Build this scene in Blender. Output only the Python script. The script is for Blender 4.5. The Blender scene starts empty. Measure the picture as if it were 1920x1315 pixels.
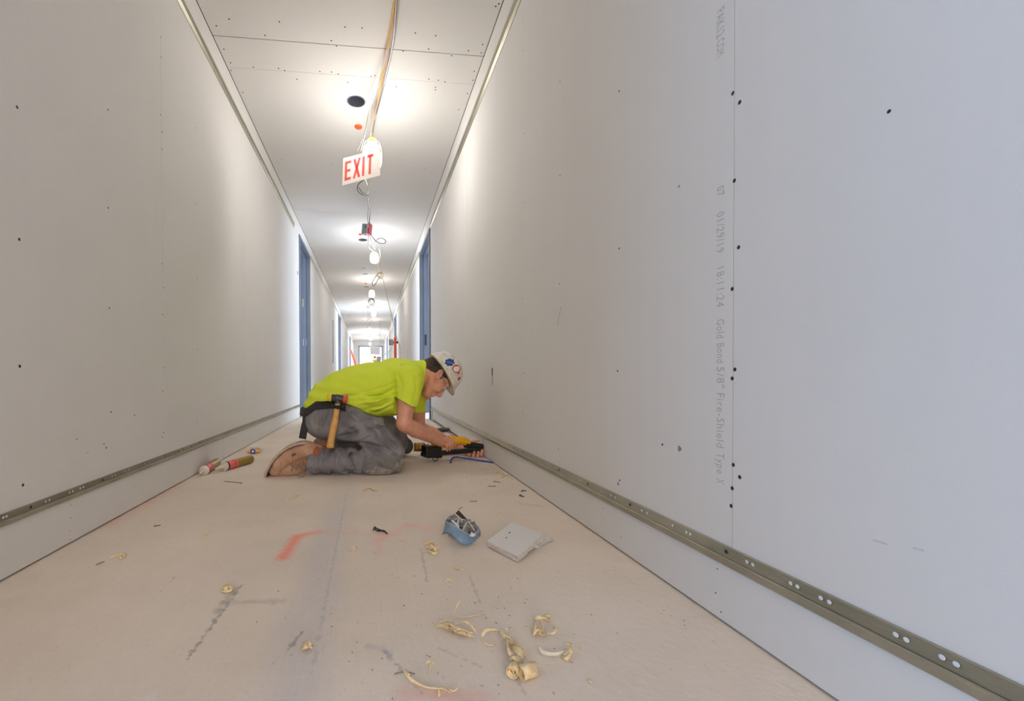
import bpy, bmesh, math, random
import numpy as np
from mathutils import Vector, Matrix

random.seed(7)
SC = bpy.context.scene
COL = SC.collection

# ------------------------------------------------------------------ camera
F, CX, CY, CH = 800.07, 780.58, 717.8, 0.519
YAW, PITCH, ROLL = 0.10545, -0.01124, -0.00359
_fw = Vector((math.sin(YAW) * math.cos(PITCH), math.cos(YAW) * math.cos(PITCH), math.sin(PITCH)))
_r0 = Vector((math.cos(YAW), -math.sin(YAW), 0)); _u0 = _r0.cross(_fw)
_r = _r0 * math.cos(ROLL) + _u0 * math.sin(ROLL)
_u = -_r0 * math.sin(ROLL) + _u0 * math.cos(ROLL)
cam = bpy.data.objects.new('camera', bpy.data.cameras.new('camera'))
COL.objects.link(cam)
cam.matrix_world = Matrix(((_r.x, _u.x, -_fw.x, 0), (_r.y, _u.y, -_fw.y, 0), (_r.z, _u.z, -_fw.z, CH), (0, 0, 0, 1)))
cam.data.sensor_fit = 'HORIZONTAL'; cam.data.sensor_width = 36.0
cam.data.lens = F / 1920 * 36.0
cam.data.shift_x = (960 - CX) / 1920
cam.data.shift_y = (CY - 657.5) / 1920
cam.data.clip_start = 0.02
SC.camera = cam

def P(px, py, X=None, Y=None, Z=None):
    """calculator: where the sight line through a photo pixel meets a plane of the corridor"""
    d = _fw + _r * ((px - CX) / F) - _u * ((py - CY) / F)
    if X is not None: t = X / d.x
    elif Y is not None: t = Y / d.y
    else: t = (Z - CH) / d.z
    return Vector((t * d.x, t * d.y, CH + t * d.z))

# ------------------------------------------------------------------ world, daylight, fill light, exposure
SC.view_settings.view_transform = 'Standard'; SC.view_settings.look = 'None'
SC.view_settings.gamma = 1.0; SC.view_settings.use_curve_mapping = False
SC.view_settings.exposure = 0.50
SC.cycles.use_denoising = True
SC.cycles.sample_clamp_indirect = 6.0
SC.cycles.max_bounces = 10; SC.cycles.diffuse_bounces = 7
SC.cycles.caustics_reflective = False; SC.cycles.caustics_refractive = False
W = bpy.data.worlds.new('sky'); SC.world = W; W.use_nodes = True
W.node_tree.nodes['Background'].inputs[0].default_value = (0.80, 0.89, 1.0, 1)
W.node_tree.nodes['Background'].inputs[1].default_value = 5.0

def area(name, loc, aim, sx, sy, power, col):
    l = bpy.data.lights.new(name, 'AREA'); l.shape = 'RECTANGLE'; l.size = sx; l.size_y = sy
    l.energy = power; l.color = col
    o = bpy.data.objects.new(name, l); COL.objects.link(o); o.location = loc
    o.rotation_euler = (Vector(aim) - Vector(loc)).to_track_quat('-Z', 'Y').to_euler()
    return o
BULB_E = 60.0
DAY = (0.66, 0.81, 1.0)
area('daylight_from_near_room', (-3.2, -0.25, 1.45), (0.7, 0.1, 0.6), 1.7, 1.7, 57, (.29, .57, 1.0))
area('fill_from_corridor_behind', (-0.1, -3.9, 1.5), (0, 2, 1.0), 1.5, 2.0, 50, (1.0, 0.90, 0.80))  # unseen warm fill lamp, added behind the camera to brighten the foreground
area('daylight_from_left_room', (-3.6, 6.0, 1.5), (0.7, 6.3, 0.9), 1.8, 1.7, 100, DAY)
area('daylight_from_right_room', (3.3, 5.6, 1.5), (-0.9, 5.4, 0.9), 1.8, 1.7, 100, DAY)
for k, (x, y) in enumerate([(-3.6, 13.0), (3.3, 12.8), (-3.6, 19.4), (3.3, 19.4)]):
    area('daylight_from_far_room', (x, y, 1.5), (0, y, 1.0), 1.8, 1.7, 190, DAY)

# ------------------------------------------------------------------ materials
def lin(c):
    return tuple(((v / 255) / 12.92 if v / 255 <= .04045 else ((v / 255 + .055) / 1.055) ** 2.4) for v in c)
MATS = {}
def mat(name, c, rough=.6, metal=0.0, var=0.0, scale=20, bump=0.0, bscale=80, c2=None, **kw):
    if name in MATS: return MATS[name]
    m = bpy.data.materials.new(name); m.use_nodes = True; MATS[name] = m
    nt = m.node_tree; b = nt.nodes['Principled BSDF']; L = nt.links.new
    col = lin(c)
    b.inputs['Base Color'].default_value = (*col, 1)
    b.inputs['Roughness'].default_value = rough; b.inputs['Metallic'].default_value = metal
    for k, v in kw.items(): b.inputs[k.replace('_', ' ')].default_value = v
    tc = nt.nodes.new('ShaderNodeTexCoord')
    if var or c2:
        n = nt.nodes.new('ShaderNodeTexNoise'); n.inputs['Scale'].default_value = scale; n.inputs['Detail'].default_value = 5
        L(tc.outputs['Object'], n.inputs['Vector'])
        r = nt.nodes.new('ShaderNodeValToRGB'); r.color_ramp.elements[0].position = .35; r.color_ramp.elements[1].position = .65
        d = lin(c2) if c2 else tuple(v * (1 - var) for v in col)
        r.color_ramp.elements[0].color = (*d, 1); r.color_ramp.elements[1].color = (*(col if c2 else tuple(min(1, v * (1 + var)) for v in col)), 1)
        L(n.outputs['Fac'], r.inputs['Fac']); L(r.outputs['Color'], b.inputs['Base Color'])
    if bump:
        n = nt.nodes.new('ShaderNodeTexNoise'); n.inputs['Scale'].default_value = bscale; n.inputs['Detail'].default_value = 4
        L(tc.outputs['Object'], n.inputs['Vector'])
        bm_ = nt.nodes.new('ShaderNodeBump'); bm_.inputs['Strength'].default_value = bump; bm_.inputs['Distance'].default_value = .004
        L(n.outputs['Fac'], bm_.inputs['Height']); L(bm_.outputs['Normal'], b.inputs['Normal'])
    return m
def emit(name, c, s):
    m = bpy.data.materials.new(name); m.use_nodes = True
    b = m.node_tree.nodes['Principled BSDF']; b.inputs['Base Color'].default_value = (*c, 1)
    b.inputs['Emission Color'].default_value = (*c, 1); b.inputs['Emission Strength'].default_value = s
    return m

def drywall_mat():
    m = mat('drywall_paper', (222, 219, 214), rough=.85, bump=.06, bscale=300)
    nt = m.node_tree; L = nt.links.new; b = nt.nodes['Principled BSDF']
    tc = nt.nodes.new('ShaderNodeTexCoord')
    mp = nt.nodes.new('ShaderNodeMapping'); mp.inputs['Scale'].default_value = (9, 9, .35)
    L(tc.outputs['Object'], mp.inputs['Vector'])
    a = nt.nodes.new('ShaderNodeTexNoise'); a.inputs['Scale'].default_value = 3; a.inputs['Detail'].default_value = 4
    L(mp.outputs[0], a.inputs['Vector'])
    s = nt.nodes.new('ShaderNodeTexNoise'); s.inputs['Scale'].default_value = 1.4; s.inputs['Detail'].default_value = 6
    L(tc.outputs['Object'], s.inputs['Vector'])
    ma_ = nt.nodes.new('ShaderNodeMath'); ma_.operation = 'MULTIPLY_ADD'; ma_.inputs[1].default_value = .4; ma_.inputs[2].default_value = .3; L(a.outputs['Fac'], ma_.inputs[0])
    mx = nt.nodes.new('ShaderNodeMath'); mx.operation = 'ADD'; L(ma_.outputs[0], mx.inputs[0]); L(s.outputs['Fac'], mx.inputs[1])
    r = nt.nodes.new('ShaderNodeValToRGB')
    r.color_ramp.elements[0].position = .3; r.color_ramp.elements[0].color = (*lin((219, 216, 212)), 1)
    r.color_ramp.elements[1].position = .7; r.color_ramp.elements[1].color = (*lin((226, 224, 221)), 1)
    h = nt.nodes.new('ShaderNodeMath'); h.operation = 'MULTIPLY'; h.inputs[1].default_value = .5
    L(mx.outputs[0], h.inputs[0]); L(h.outputs[0], r.inputs['Fac'])
    # sparse grey scuffs
    sc = nt.nodes.new('ShaderNodeTexNoise'); sc.inputs['Scale'].default_value = 5.5; sc.inputs['Detail'].default_value = 9; sc.inputs['Roughness'].default_value = .75
    mp2 = nt.nodes.new('ShaderNodeMapping'); mp2.inputs['Scale'].default_value = (1, 1, 1.8); mp2.inputs['Rotation'].default_value = (.5, 0, 0)
    L(tc.outputs['Object'], mp2.inputs['Vector']); L(mp2.outputs[0], sc.inputs['Vector'])
    r2 = nt.nodes.new('ShaderNodeValToRGB'); r2.color_ramp.elements[0].position = .72; r2.color_ramp.elements[1].position = .80
    r2.color_ramp.elements[0].color = (0, 0, 0, 1); r2.color_ramp.elements[1].color = (.35, .35, .35, 1)
    L(sc.outputs['Fac'], r2.inputs['Fac'])
    mm = nt.nodes.new('ShaderNodeMixRGB'); mm.inputs[2].default_value = (*lin((158, 152, 146)), 1)
    L(r2.outputs['Color'], mm.inputs[0]); L(r.outputs['Color'], mm.inputs[1]); L(mm.outputs[0], b.inputs['Base Color'])
    return m
M_DRY = drywall_mat()
M_BACK = mat('stud_backing', (92, 84, 76), rough=.9)
M_GYP = mat('gypsum_core', (206, 202, 196), rough=.95, bump=.6, bscale=120, var=.1, scale=60)
M_HOLE = mat('screw_dark', (62, 56, 52), rough=.6, metal=.4)
M_RAIL = mat('reveal_metal', (168, 163, 145), rough=.42, metal=.65, var=.10, scale=9)
M_COMP = mat('joint_compound_dot', (226, 228, 232), rough=.8)
M_DARKMET = mat('dark_metal', (60, 62, 66), rough=.45, metal=.8)
M_FRAME = mat('door_frame_steel', (114, 122, 136), rough=.45, metal=.3, var=.06, scale=4)
M_ROOM = mat('room_wall', (214, 216, 220), rough=.9)
M_YEL = mat('yellow_cable', (226, 170, 52), rough=.5)
M_GREYC = mat('armored_cable', (150, 148, 146), rough=.35, metal=.7)
M_WHITEC = mat('white_cable', (225, 218, 208), rough=.5)
M_BEIGEC = mat('beige_wire', (196, 180, 142), rough=.6)
M_ORANGE = mat('orange_plastic', (238, 96, 38), rough=.45)
M_SHAVE = mat('shaving_wood', (238, 214, 168), rough=.7, var=.12, scale=90)
M_BLACK = mat('black_plastic', (24, 24, 26), rough=.42, bump=.1)
M_STEEL = mat('steel', (168, 168, 168), rough=.3, metal=.9)
M_PRINT = mat('grey_ink', (186, 181, 176), rough=.85)

def floor_mat():
    m = mat('floor_slab', (196, 183, 168), rough=.82)
    nt = m.node_tree; L = nt.links.new; b = nt.nodes['Principled BSDF']
    tc = nt.nodes.new('ShaderNodeTexCoord'); sep = nt.nodes.new('ShaderNodeSeparateXYZ'); L(tc.outputs['Object'], sep.inputs[0])
    def noise(scale, det=5, rough=.55, msc=(1, 1, 1), rot=0):
        n = nt.nodes.new('ShaderNodeTexNoise'); n.inputs['Scale'].default_value = scale; n.inputs['Detail'].default_value = det; n.inputs['Roughness'].default_value = rough
        mp = nt.nodes.new('ShaderNodeMapping'); mp.inputs['Scale'].default_value = msc; mp.inputs['Rotation'].default_value = (0, 0, rot)
        L(tc.outputs['Object'], mp.inputs['Vector']); L(mp.outputs[0], n.inputs['Vector']); return n.outputs['Fac']
    def ramp(f, a, bb, ca, cb):
        r = nt.nodes.new('ShaderNodeValToRGB'); r.color_ramp.elements[0].position = a; r.color_ramp.elements[1].position = bb
        r.color_ramp.elements[0].color = (*ca, 1); r.color_ramp.elements[1].color = (*cb, 1); L(f, r.inputs['Fac']); return r.outputs['Color']
    def math_(op, a, c=None, clamp=False):
        n = nt.nodes.new('ShaderNodeMath'); n.operation = op; n.use_clamp = clamp
        for i, v in enumerate((a, c)):
            if v is None: continue
            if isinstance(v, (int, float)): n.inputs[i].default_value = v
            else: L(v, n.inputs[i])
        return n.outputs[0]
    def mix(f, a, c):
        n = nt.nodes.new('ShaderNodeMixRGB')
        for i, v in enumerate((f, a, c)):
            if isinstance(v, (int, float)): n.inputs[i].default_value = v
            elif isinstance(v, tuple): n.inputs[i].default_value = (*v, 1)
            else: L(v, n.inputs[i])
        return n.outputs[0]
    col = ramp(noise(2.6, 8, .62), .3, .7, lin((219, 205, 190)), lin((241, 227, 212)))
    streak = ramp(noise(3, 6, .6, (60, 1.2, 1)), .35, .65, (0, 0, 0), (1, 1, 1))
    # blue-grey smear of compound running up the corridor
    wob = math_('MULTIPLY', math_('SUBTRACT', noise(3.0, 4), .5), .10)
    dx = math_('ABSOLUTE', math_('ADD', math_('ADD', sep.outputs[0], .135), wob))
    band = math_('MULTIPLY', math_('SUBTRACT', 1.0, math_('DIVIDE', dx, .085), True), 1.3, True)
    near = math_('SUBTRACT', 1.0, math_('MULTIPLY', math_('SUBTRACT', sep.outputs[1], 1.6), 1.2, True), True)
    bandf = math_('MULTIPLY', math_('MULTIPLY', band, .38), near)
    col = mix(bandf, col, lin((190, 189, 198)))
    # fine grain streaks, mostly where people walked
    col = mix(math_('MULTIPLY', streak, .045), col, lin((160, 152, 144)))
    bl = ramp(noise(1.3, 7, .7), .42, .66, (0, 0, 0), (1, 1, 1)); col = mix(math_('MULTIPLY', bl, .16), col, lin((176, 168, 160)))
    fl2 = ramp(noise(38, 6, .8), .57, .66, (0, 0, 0), (1, 1, 1)); col = mix(math_('MULTIPLY', fl2, .5), col, lin((236, 224, 208)))
    fl3 = ramp(noise(30, 8, .85, (1.6, .7, 1), .7), .59, .68, (0, 0, 0), (1, 1, 1)); col = mix(math_('MULTIPLY', fl3, .5), col, lin((150, 140, 132)))
    # fine cross scratches
    sc2 = ramp(noise(7, 8, .75, (1, 9, 1), .5), .62, .72, (0, 0, 0), (1, 1, 1))
    col = mix(math_('MULTIPLY', sc2, .22), col, lin((168, 158, 148)))
    # dirt stains
    d1 = ramp(noise(5.2, 9, .8), .60, .74, (0, 0, 0), (1, 1, 1))
    col = mix(math_('MULTIPLY', d1, .33), col, lin((150, 142, 134)))
    # pale dust spots
    d2 = ramp(noise(11, 8, .7), .64, .72, (0, 0, 0), (1, 1, 1))
    col = mix(math_('MULTIPLY', d2, .4), col, lin((226, 216, 204)))
    nz = math_('MULTIPLY', math_('SUBTRACT', noise(55, 3), .5), .03)
    def seg(ax, ay, bx, by, w, c, strength):
        nonlocal col
        ln2 = (bx - ax) ** 2 + (by - ay) ** 2
        px = math_('SUBTRACT', sep.outputs[0], ax); py = math_('SUBTRACT', sep.outputs[1], ay)
        t = math_('DIVIDE', math_('ADD', math_('MULTIPLY', px, bx - ax), math_('MULTIPLY', py, by - ay)), ln2, True)
        ex = math_('SUBTRACT', px, math_('MULTIPLY', t, bx - ax)); ey = math_('SUBTRACT', py, math_('MULTIPLY', t, by - ay))
        d = math_('SQRT', math_('ADD', math_('MULTIPLY', ex, ex), math_('MULTIPLY', ey, ey)))
        d = math_('ADD', d, nz)
        f = math_('MULTIPLY', math_('SUBTRACT', 1.0, math_('DIVIDE', d, w), True), strength, True)
        col = mix(f, col, lin(c))
    def pseg(x0, y0, x1, y1, w, c, s):
        a = P(x0, y0, Z=0); e = P(x1, y1, Z=0); seg(a.x, a.y, e.x, e.y, w, c, s)
    OR = (246, 158, 138)
    pseg(530, 1046, 556, 1008, .030, OR, 1.1); pseg(556, 1006, 594, 998, .028, OR, .9)
    pseg(595, 998, 740, 1003, .024, (240, 176, 162), .35); pseg(700, 1018, 765, 985, .03, (240, 176, 162), .35)
    pseg(765, 985, 800, 990, .03, (240, 176, 162), .35); pseg(715, 1005, 710, 1040, .02, (240, 176, 162), .3)
    pseg(760, 1300, 900, 1310, .03, (226, 160, 150), .4); pseg(820, 995, 800, 1000, .02, (240, 176, 162), .3)
    pseg(345, 905, 200, 985, .05, (222, 176, 156), .45); pseg(975, 945, 1015, 950, .03, (226, 168, 150), .35)
    G = (158, 152, 148)
    pseg(452, 1098, 352, 1236, .006, G, .8); pseg(440, 1105, 405, 1150, .014, G, .45)
    pseg(566, 1185, 538, 1222, .005, G, .8); pseg(330, 1080, 318, 1092, .004, G, .7)
    pseg(650, 925, 585, 1260, .004, (160, 158, 168), .3); pseg(420, 1130, 530, 1128, .015, (150, 146, 140), .35)
    pseg(690, 1212, 730, 1222, .012, (165, 162, 172), .4); pseg(720, 1220, 790, 1300, .005, (140, 138, 138), .4)
    pseg(880, 1080, 900, 1130, .004, G, .35); pseg(790, 1030, 800, 1090, .006, (150, 146, 146), .4)
    pseg(300, 1020, 340, 1034, .012, (222, 214, 204), .6); pseg(275, 1310, 290, 1300, .016, (226, 222, 218), .8)
    pseg(820, 1215, 900, 1250, .004, G, .3); pseg(960, 1260, 990, 1310, .004, G, .4)
    L(col, b.inputs['Base Color'])
    bmp = nt.nodes.new('ShaderNodeBump'); bmp.inputs['Strength'].default_value = .45; bmp.inputs['Distance'].default_value = .003
    hsum = math_('ADD', noise(60, 8), math_('MULTIPLY', streak, .08))
    L(hsum, bmp.inputs['Height']); L(bmp.outputs[0], b.inputs['Normal'])
    return m
M_FLOOR = floor_mat()

# ------------------------------------------------------------------ mesh builder
class MB:
    def __init__(s): s.v = []; s.f = []
    def add(s, vs, fs):
        b = len(s.v); s.v += [Vector(v) for v in vs]; s.f += [tuple(b + i for i in f) for f in fs]; return s
    def box(s, x0, x1, y0, y1, z0, z1):
        return s.add([(x0, y0, z0), (x1, y0, z0), (x1, y1, z0), (x0, y1, z0), (x0, y0, z1), (x1, y0, z1), (x1, y1, z1), (x0, y1, z1)],
                     [(0, 3, 2, 1), (4, 5, 6, 7), (0, 1, 5, 4), (1, 2, 6, 5), (2, 3, 7, 6), (3, 0, 4, 7)])
    def obox(s, c, ax, ay, az):
        c, ax, ay, az = map(Vector, (c, ax, ay, az)); vs = []
        for k in (-1, 1):
            for i, j in ((-1, -1), (1, -1), (1, 1), (-1, 1)): vs.append(c + ax * i + ay * j + az * k)
        return s.add(vs, [(0, 3, 2, 1), (4, 5, 6, 7), (0, 1, 5, 4), (1, 2, 6, 5), (2, 3, 7, 6), (3, 0, 4, 7)])
    def rings(s, R_, cap=True, closed=False):
        n = len(R_[0]); b = len(s.v)
        for r in R_: s.v += [Vector(p) for p in r]
        m = len(R_)
        for i in range(m if closed else m - 1):
            for j in range(n):
                a = b + i * n + j; c = b + i * n + (j + 1) % n; i2 = (i + 1) % m
                s.f.append((a, c, b + i2 * n + (j + 1) % n, b + i2 * n + j))
        if cap and not closed:
            s.f.append(tuple(b + j for j in reversed(range(n)))); s.f.append(tuple(b + (m - 1) * n + j for j in range(n)))
        return s
    def tube(s, pts, r, n=8, rb=None):
        pts = [Vector(p) for p in pts]; rr = r if isinstance(r, (list, tuple)) else [r] * len(pts)
        T = []
        for i in range(len(pts)):
            a = pts[max(0, i - 1)]; b = pts[min(len(pts) - 1, i + 1)]; T.append((b - a).normalized())
        up = Vector((0, 0, 1)) if abs(T[0].z) < .9 else Vector((1, 0, 0))
        N = (up - T[0] * up.dot(T[0])).normalized(); R_ = []
        for i, p in enumerate(pts):
            N = (N - T[i] * N.dot(T[i])).normalized(); B = T[i].cross(N)
            k = (rb / (r[0] if isinstance(r, (list, tuple)) else r)) if rb else 1
            R_.append([p + (N * math.cos(2 * math.pi * j / n) * k + B * math.sin(2 * math.pi * j / n)) * rr[i] for j in range(n)])
        return s.rings(R_)
    def lathe(s, c, axis, prof, n=20):
        """prof: (distance along axis, radius)"""
        c = Vector(c); a = Vector(axis).normalized()
        up = Vector((0, 0, 1)) if abs(a.z) < .9 else Vector((1, 0, 0))
        N = (up - a * up.dot(a)).normalized(); B = a.cross(N)
        return s.rings([[c + a * t + (N * math.cos(2 * math.pi * j / n) + B * math.sin(2 * math.pi * j / n)) * max(r, 1e-5) for j in range(n)] for t, r in prof])
    def prism(s, pts, off):
        """closed polygon pts extruded by vector off"""
        off = Vector(off); n = len(pts); b = len(s.v)
        s.v += [Vector(p) for p in pts] + [Vector(p) + off for p in pts]
        s.f.append(tuple(b + i for i in range(n))); s.f.append(tuple(b + n + i for i in reversed(range(n))))
        for i in range(n): s.f.append((b + i, b + n + i, b + n + (i + 1) % n, b + (i + 1) % n))
        return s
    def ribbon(s, pts, wdir, w, th=.0006):
        """thin strip with thickness along pts; wdir = list or vector of width directions"""
        pts = [Vector(p) for p in pts]; n = len(pts); R_ = []
        for i, p in enumerate(pts):
            t = (pts[min(n - 1, i + 1)] - pts[max(0, i - 1)]).normalized()
            wd = Vector(wdir[i] if isinstance(wdir, list) else wdir); wd = (wd - t * wd.dot(t)).normalized()
            nn = t.cross(wd); ww = (w[i] if isinstance(w, list) else w) / 2
            R_.append([p - wd * ww - nn * th, p + wd * ww - nn * th, p + wd * ww + nn * th, p - wd * ww + nn * th])
        return s.rings(R_)
    def ell(s, c, r, n=16, m=10, rot=None):
        c = Vector(c); R_ = []
        for i in range(m + 1):
            th = math.pi * i / m; ring = []
            for j in range(n):
                ph = 2 * math.pi * j / n
                v = Vector((max(math.sin(th), 1e-4) * math.cos(ph) * r[0], max(math.sin(th), 1e-4) * math.sin(ph) * r[1], math.cos(th) * r[2]))
                ring.append(c + (rot @ v if rot else v))
            R_.append(ring)
        return s.rings(R_)

def root_loc(o):
    v = Vector((0, 0, 0))
    while o is not None: v = v + o.location; o = o.parent
    return v
def link(name, me, m, parent=None, smooth=False, bevel=0, label=None, world=True):
    o = bpy.data.objects.new(name, me); COL.objects.link(o)
    if m: me.materials.append(m)
    if parent is not None:
        if world: me.transform(Matrix.Translation(-root_loc(parent)))
        o.parent = parent
    if smooth: me.shade_smooth()
    if bevel:
        b = o.modifiers.new('bevel', 'BEVEL'); b.width = bevel; b.segments = 2; b.limit_method = 'ANGLE'
    if label: o['label'] = label
    return o
def obj(name, mb, m, parent=None, smooth=False, bevel=0, label=None, world=True, fix=True):
    me = bpy.data.meshes.new(name); me.from_pydata([tuple(v) for v in mb.v], [], mb.f)
    if fix:
        b = bmesh.new(); b.from_mesh(me); bmesh.ops.recalc_face_normals(b, faces=b.faces); b.to_mesh(me); b.free()
    o = link(name, me, m, parent, smooth, bevel, label, world)
    if smooth and smooth != 'all':
        try: me.set_sharp_from_angle(angle=math.radians(40))
        except Exception: pass
    return o
def thing(name, label, cat, loc=(0, 0, 0), group=None):
    o = bpy.data.objects.new(name, None); COL.objects.link(o); o.location = loc; o.empty_display_size = .05
    return tag(o, label, cat, group)
def tag(o, label, cat, group=None):
    o['label'] = label; o['category'] = cat
    if group: o['group'] = group
    return o
def struct(o, label=None):
    o['kind'] = 'structure'
    if label: o['label'] = label
    return o
def spline(pts, n=8):
    """Catmull-Rom through pts"""
    pts = [Vector(p) for p in pts]; out = []
    q = [pts[0] * 2 - pts[1]] + pts + [pts[-1] * 2 - pts[-2]]
    for i in range(1, len(q) - 2):
        for k in range(n):
            t = k / n; a, b, c, d = q[i - 1], q[i], q[i + 1], q[i + 2]
            out.append(.5 * ((2 * b) + (c - a) * t + (2 * a - 5 * b + 4 * c - d) * t * t + (3 * b - a - 3 * c + d) * t ** 3))
    out.append(pts[-1]); return out

# ------------------------------------------------------------------ corridor shell
XL, XR, HC = -0.943, 0.7335, 2.59
YB, YE = -4.0, 23.4
TH = 0.016
T = .0006                                            # half joint
# ---- floor
fl = obj('floor', MB().box(-4.2, 4.0, YB - .3, YE + 6, -.10, 0), M_FLOOR); struct(fl, 'dusty beige slab with scratches, smears and pink spray marks')
# ---- walls
def wall(side, X, sgn, joints, zones, rail_z, top_z, label):
    """sgn: +1 when the corridor lies on the +X side of the wall"""
    back = MB()
    xa, xb = sorted((X - sgn * TH, X - sgn * (TH + .11)))
    ys = [YB]
    for z in zones: ys += [z['o0'], z['o1']]
    ys.append(YE)
    for i in range(0, len(ys), 2): back.box(xa, xb, ys[i], ys[i + 1], 0, HC + .05)
    for z in zones: back.box(xa, xb, z['o0'], z['o1'], z['top'], HC + .05)
    w = struct(obj('wall_' + side, back, M_BACK), label)
    x0, x1 = sorted((X, X - sgn * TH))
    rb, rt = rail_z; tb, tt = top_z
    panels = []
    cuts = sorted(set([YB, YE] + [j for j in joints if YB < j < YE and not any(z['z0'] < j < z['z1'] for z in zones)] + [v for z in zones for v in (z['z0'], z['z1'])]))
    for a, b in zip(cuts[:-1], cuts[1:]):
        zz = [z for z in zones if abs(z['z0'] - a) < 1e-6]
        if zz:
            z = zz[0]
            def pr(pts, nm='drywall_panel'):
                p = obj(nm, MB().prism([(x0, y, zz_) for y, zz_ in pts], (TH, 0, 0)), M_DRY, w); panels.append((p, a, b)); return p
            lo = rt + .001
            if z['o0'] - a > .05:
                pr([(a + T, lo), (z['o0'], lo), (z['o0'], z['top'] + .005), (b - T, z['top'] + .005), (b - T, HC - .002), (a + T, HC - .002)])
                obj('base_strip', MB().box(x0, x1, a + T, z['o0'], .006, rb + .002), M_DRY, w)
            else:
                pr([(a + T, z['top'] + .005), (b - T, z['top'] + .005), (b - T, HC - .002), (a + T, HC - .002)])
            if b - z['o1'] > .03:
                pr([(z['o1'], .006), (b - T, .006), (b - T, z['top'] + .001), (z['o1'], z['top'] + .001)])
        else:
            if b - a < .06: continue
            p = obj('drywall_panel', MB().box(x0, x1, a + T, b - T, rt - .02, tb + .02), M_DRY, w); panels.append((p, a, b))
            obj('band_strip', MB().box(x0, x1, a + T, b - T, tt - .001, HC - .002), M_DRY, w)
    return w, panels
JL = [2.064 + 1.22 * k for k in range(-6, 19)]
JR = [.797 + 1.22 * k for k in range(-5, 20)]
ZL = [dict(z0=-.66, z1=.39, o0=-.62, o1=.36, top=2.40), dict(z0=5.43, z1=6.86, o0=5.80, o1=6.78, top=2.425),
      dict(z0=12.46, z1=13.55, o0=12.52, o1=13.5, top=2.40), dict(z0=18.9, z1=20.0, o0=18.95, o1=19.95, top=2.40)]
ZR = [dict(z0=5.215, z1=6.42, o0=5.26, o1=6.34, top=2.375), dict(z0=12.2, z1=13.4, o0=12.26, o1=13.34, top=2.38),
      dict(z0=18.8, z1=20.0, o0=18.86, o1=19.94, top=2.38)]
RL, RR = (.142, .174), (.127, .168)
TL, TR = (2.385, 2.445), (2.350, 2.425)
WL, PL_ = wall('left', XL, 1, JL, ZL, RL, TL, 'left corridor wall of unfinished drywall sheets')
WR, PR_ = wall('right', XR, -1, JR, ZR, RR, TR, 'right corridor wall of unfinished drywall sheets')
# base strips: separate boards along the foot of the walls
def base(w, X, sgn, y0, y1, top, lengths):
    x0, x1 = sorted((X, X - sgn * TH)); y = y0
    for L_ in lengths:
        if y >= y1: break
        e = min(y + L_, y1); obj('base_strip', MB().box(x0, x1, y + .001, e - .001, .006, top), M_DRY, w); y = e
base(WL, XL, 1, YB, -.66, RL[0] + .002, [2.44] * 3)
base(WL, XL, 1, .40, 5.43, RL[0] + .002, [2.45, 2.7]); base(WL, XL, 1, 6.86, 12.46, RL[0] + .002, [2.44] * 9)
base(WL, XL, 1, 13.55, 18.9, RL[0] + .002, [2.44] * 9); base(WL, XL, 1, 20.0, YE, RL[0] + .002, [2.44] * 9)
base(WR, XR, -1, YB, 2.762, RR[0] + .002, [4.3, 3]); base(WR, XR, -1, 6.42, 12.2, RR[0] + .002, [2.44] * 9)
base(WR, XR, -1, 13.4, 18.8, RR[0] + .002, [2.44] * 9); base(WR, XR, -1, 20.0, YE, RR[0] + .002, [2.44] * 9)
# beyond the worker the strip is not on yet: the track and old board show, set back
obj('bare_board', MB().box(XR + .010, XR + .026, 2.764, 5.2, .016, .135), M_DRY, WR)
obj('end_block', MB().box(XR - .001, XR + .03, 5.13, 5.2, .0, .13), M_GYP, WR)
pr = random.Random(4)
cl = MB()
for k in range(26):
    y = 2.8 + k * .093; cl.box(XR - .010 + pr.uniform(-.002, .002), XR - .003, y, y + .088, .0, .0012)
obj('chalk_line', cl, mat('chalk_red', (150, 82, 78), rough=.9), fl, label='dark red chalk line by the right wall')

# reveal rails: corrugated flange, ridge, nose
def rail(name, X, sgn, y0, y1, zr, label, flip=False):
    z0, z1 = zr; Hh = z1 - z0; pr_ = []
    fz = z0 + Hh * .42 if not flip else z1 - Hh * .42
    g_ = 1 if not flip else -1
    P2 = [(0, z0 if not flip else z1), (.0050, z0 if not flip else z1), (.0068, z0 + .002 if not flip else z1 - .002), (.0088, fz - .0035 * g_), (.0086, fz - .0012 * g_), (.0060, fz + .0004 * g_), (.0040, fz + .0004 * g_)]
    n = 9; ze = z1 if not flip else z0
    for i in range(n):
        a = fz + (ze - fz) * (i + .25) / n; b = fz + (ze - fz) * (i + .5) / n; c = fz + (ze - fz) * (i + .85) / n
        P2 += [(.0022, a), (.0034, b), (.0022, c)]
    P2 += [(.0022, ze), (0, ze)]
    pts = [(X + sgn * (d + .0004), y0, z) for d, z in P2]
    o = obj(name, MB().prism(pts, (0, y1 - y0, 0)), M_RAIL); return struct(o, label)
rl1 = rail('trim_1', XL, 1, .40, 5.795, RL, 'grooved metal reveal along the foot of the left wall')
rr1 = rail('trim_2', XR, -1, YB, 5.205, RR, 'grooved metal reveal along the foot of the right wall')
rl2 = rail('trim_3', XL, 1, .40, 5.43, TL, 'grooved metal reveal high on the left wall', True)
rr2 = rail('trim_4', XR, -1, YB, 5.215, TR, 'grooved metal reveal high on the right wall', True)
k = 5
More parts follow.
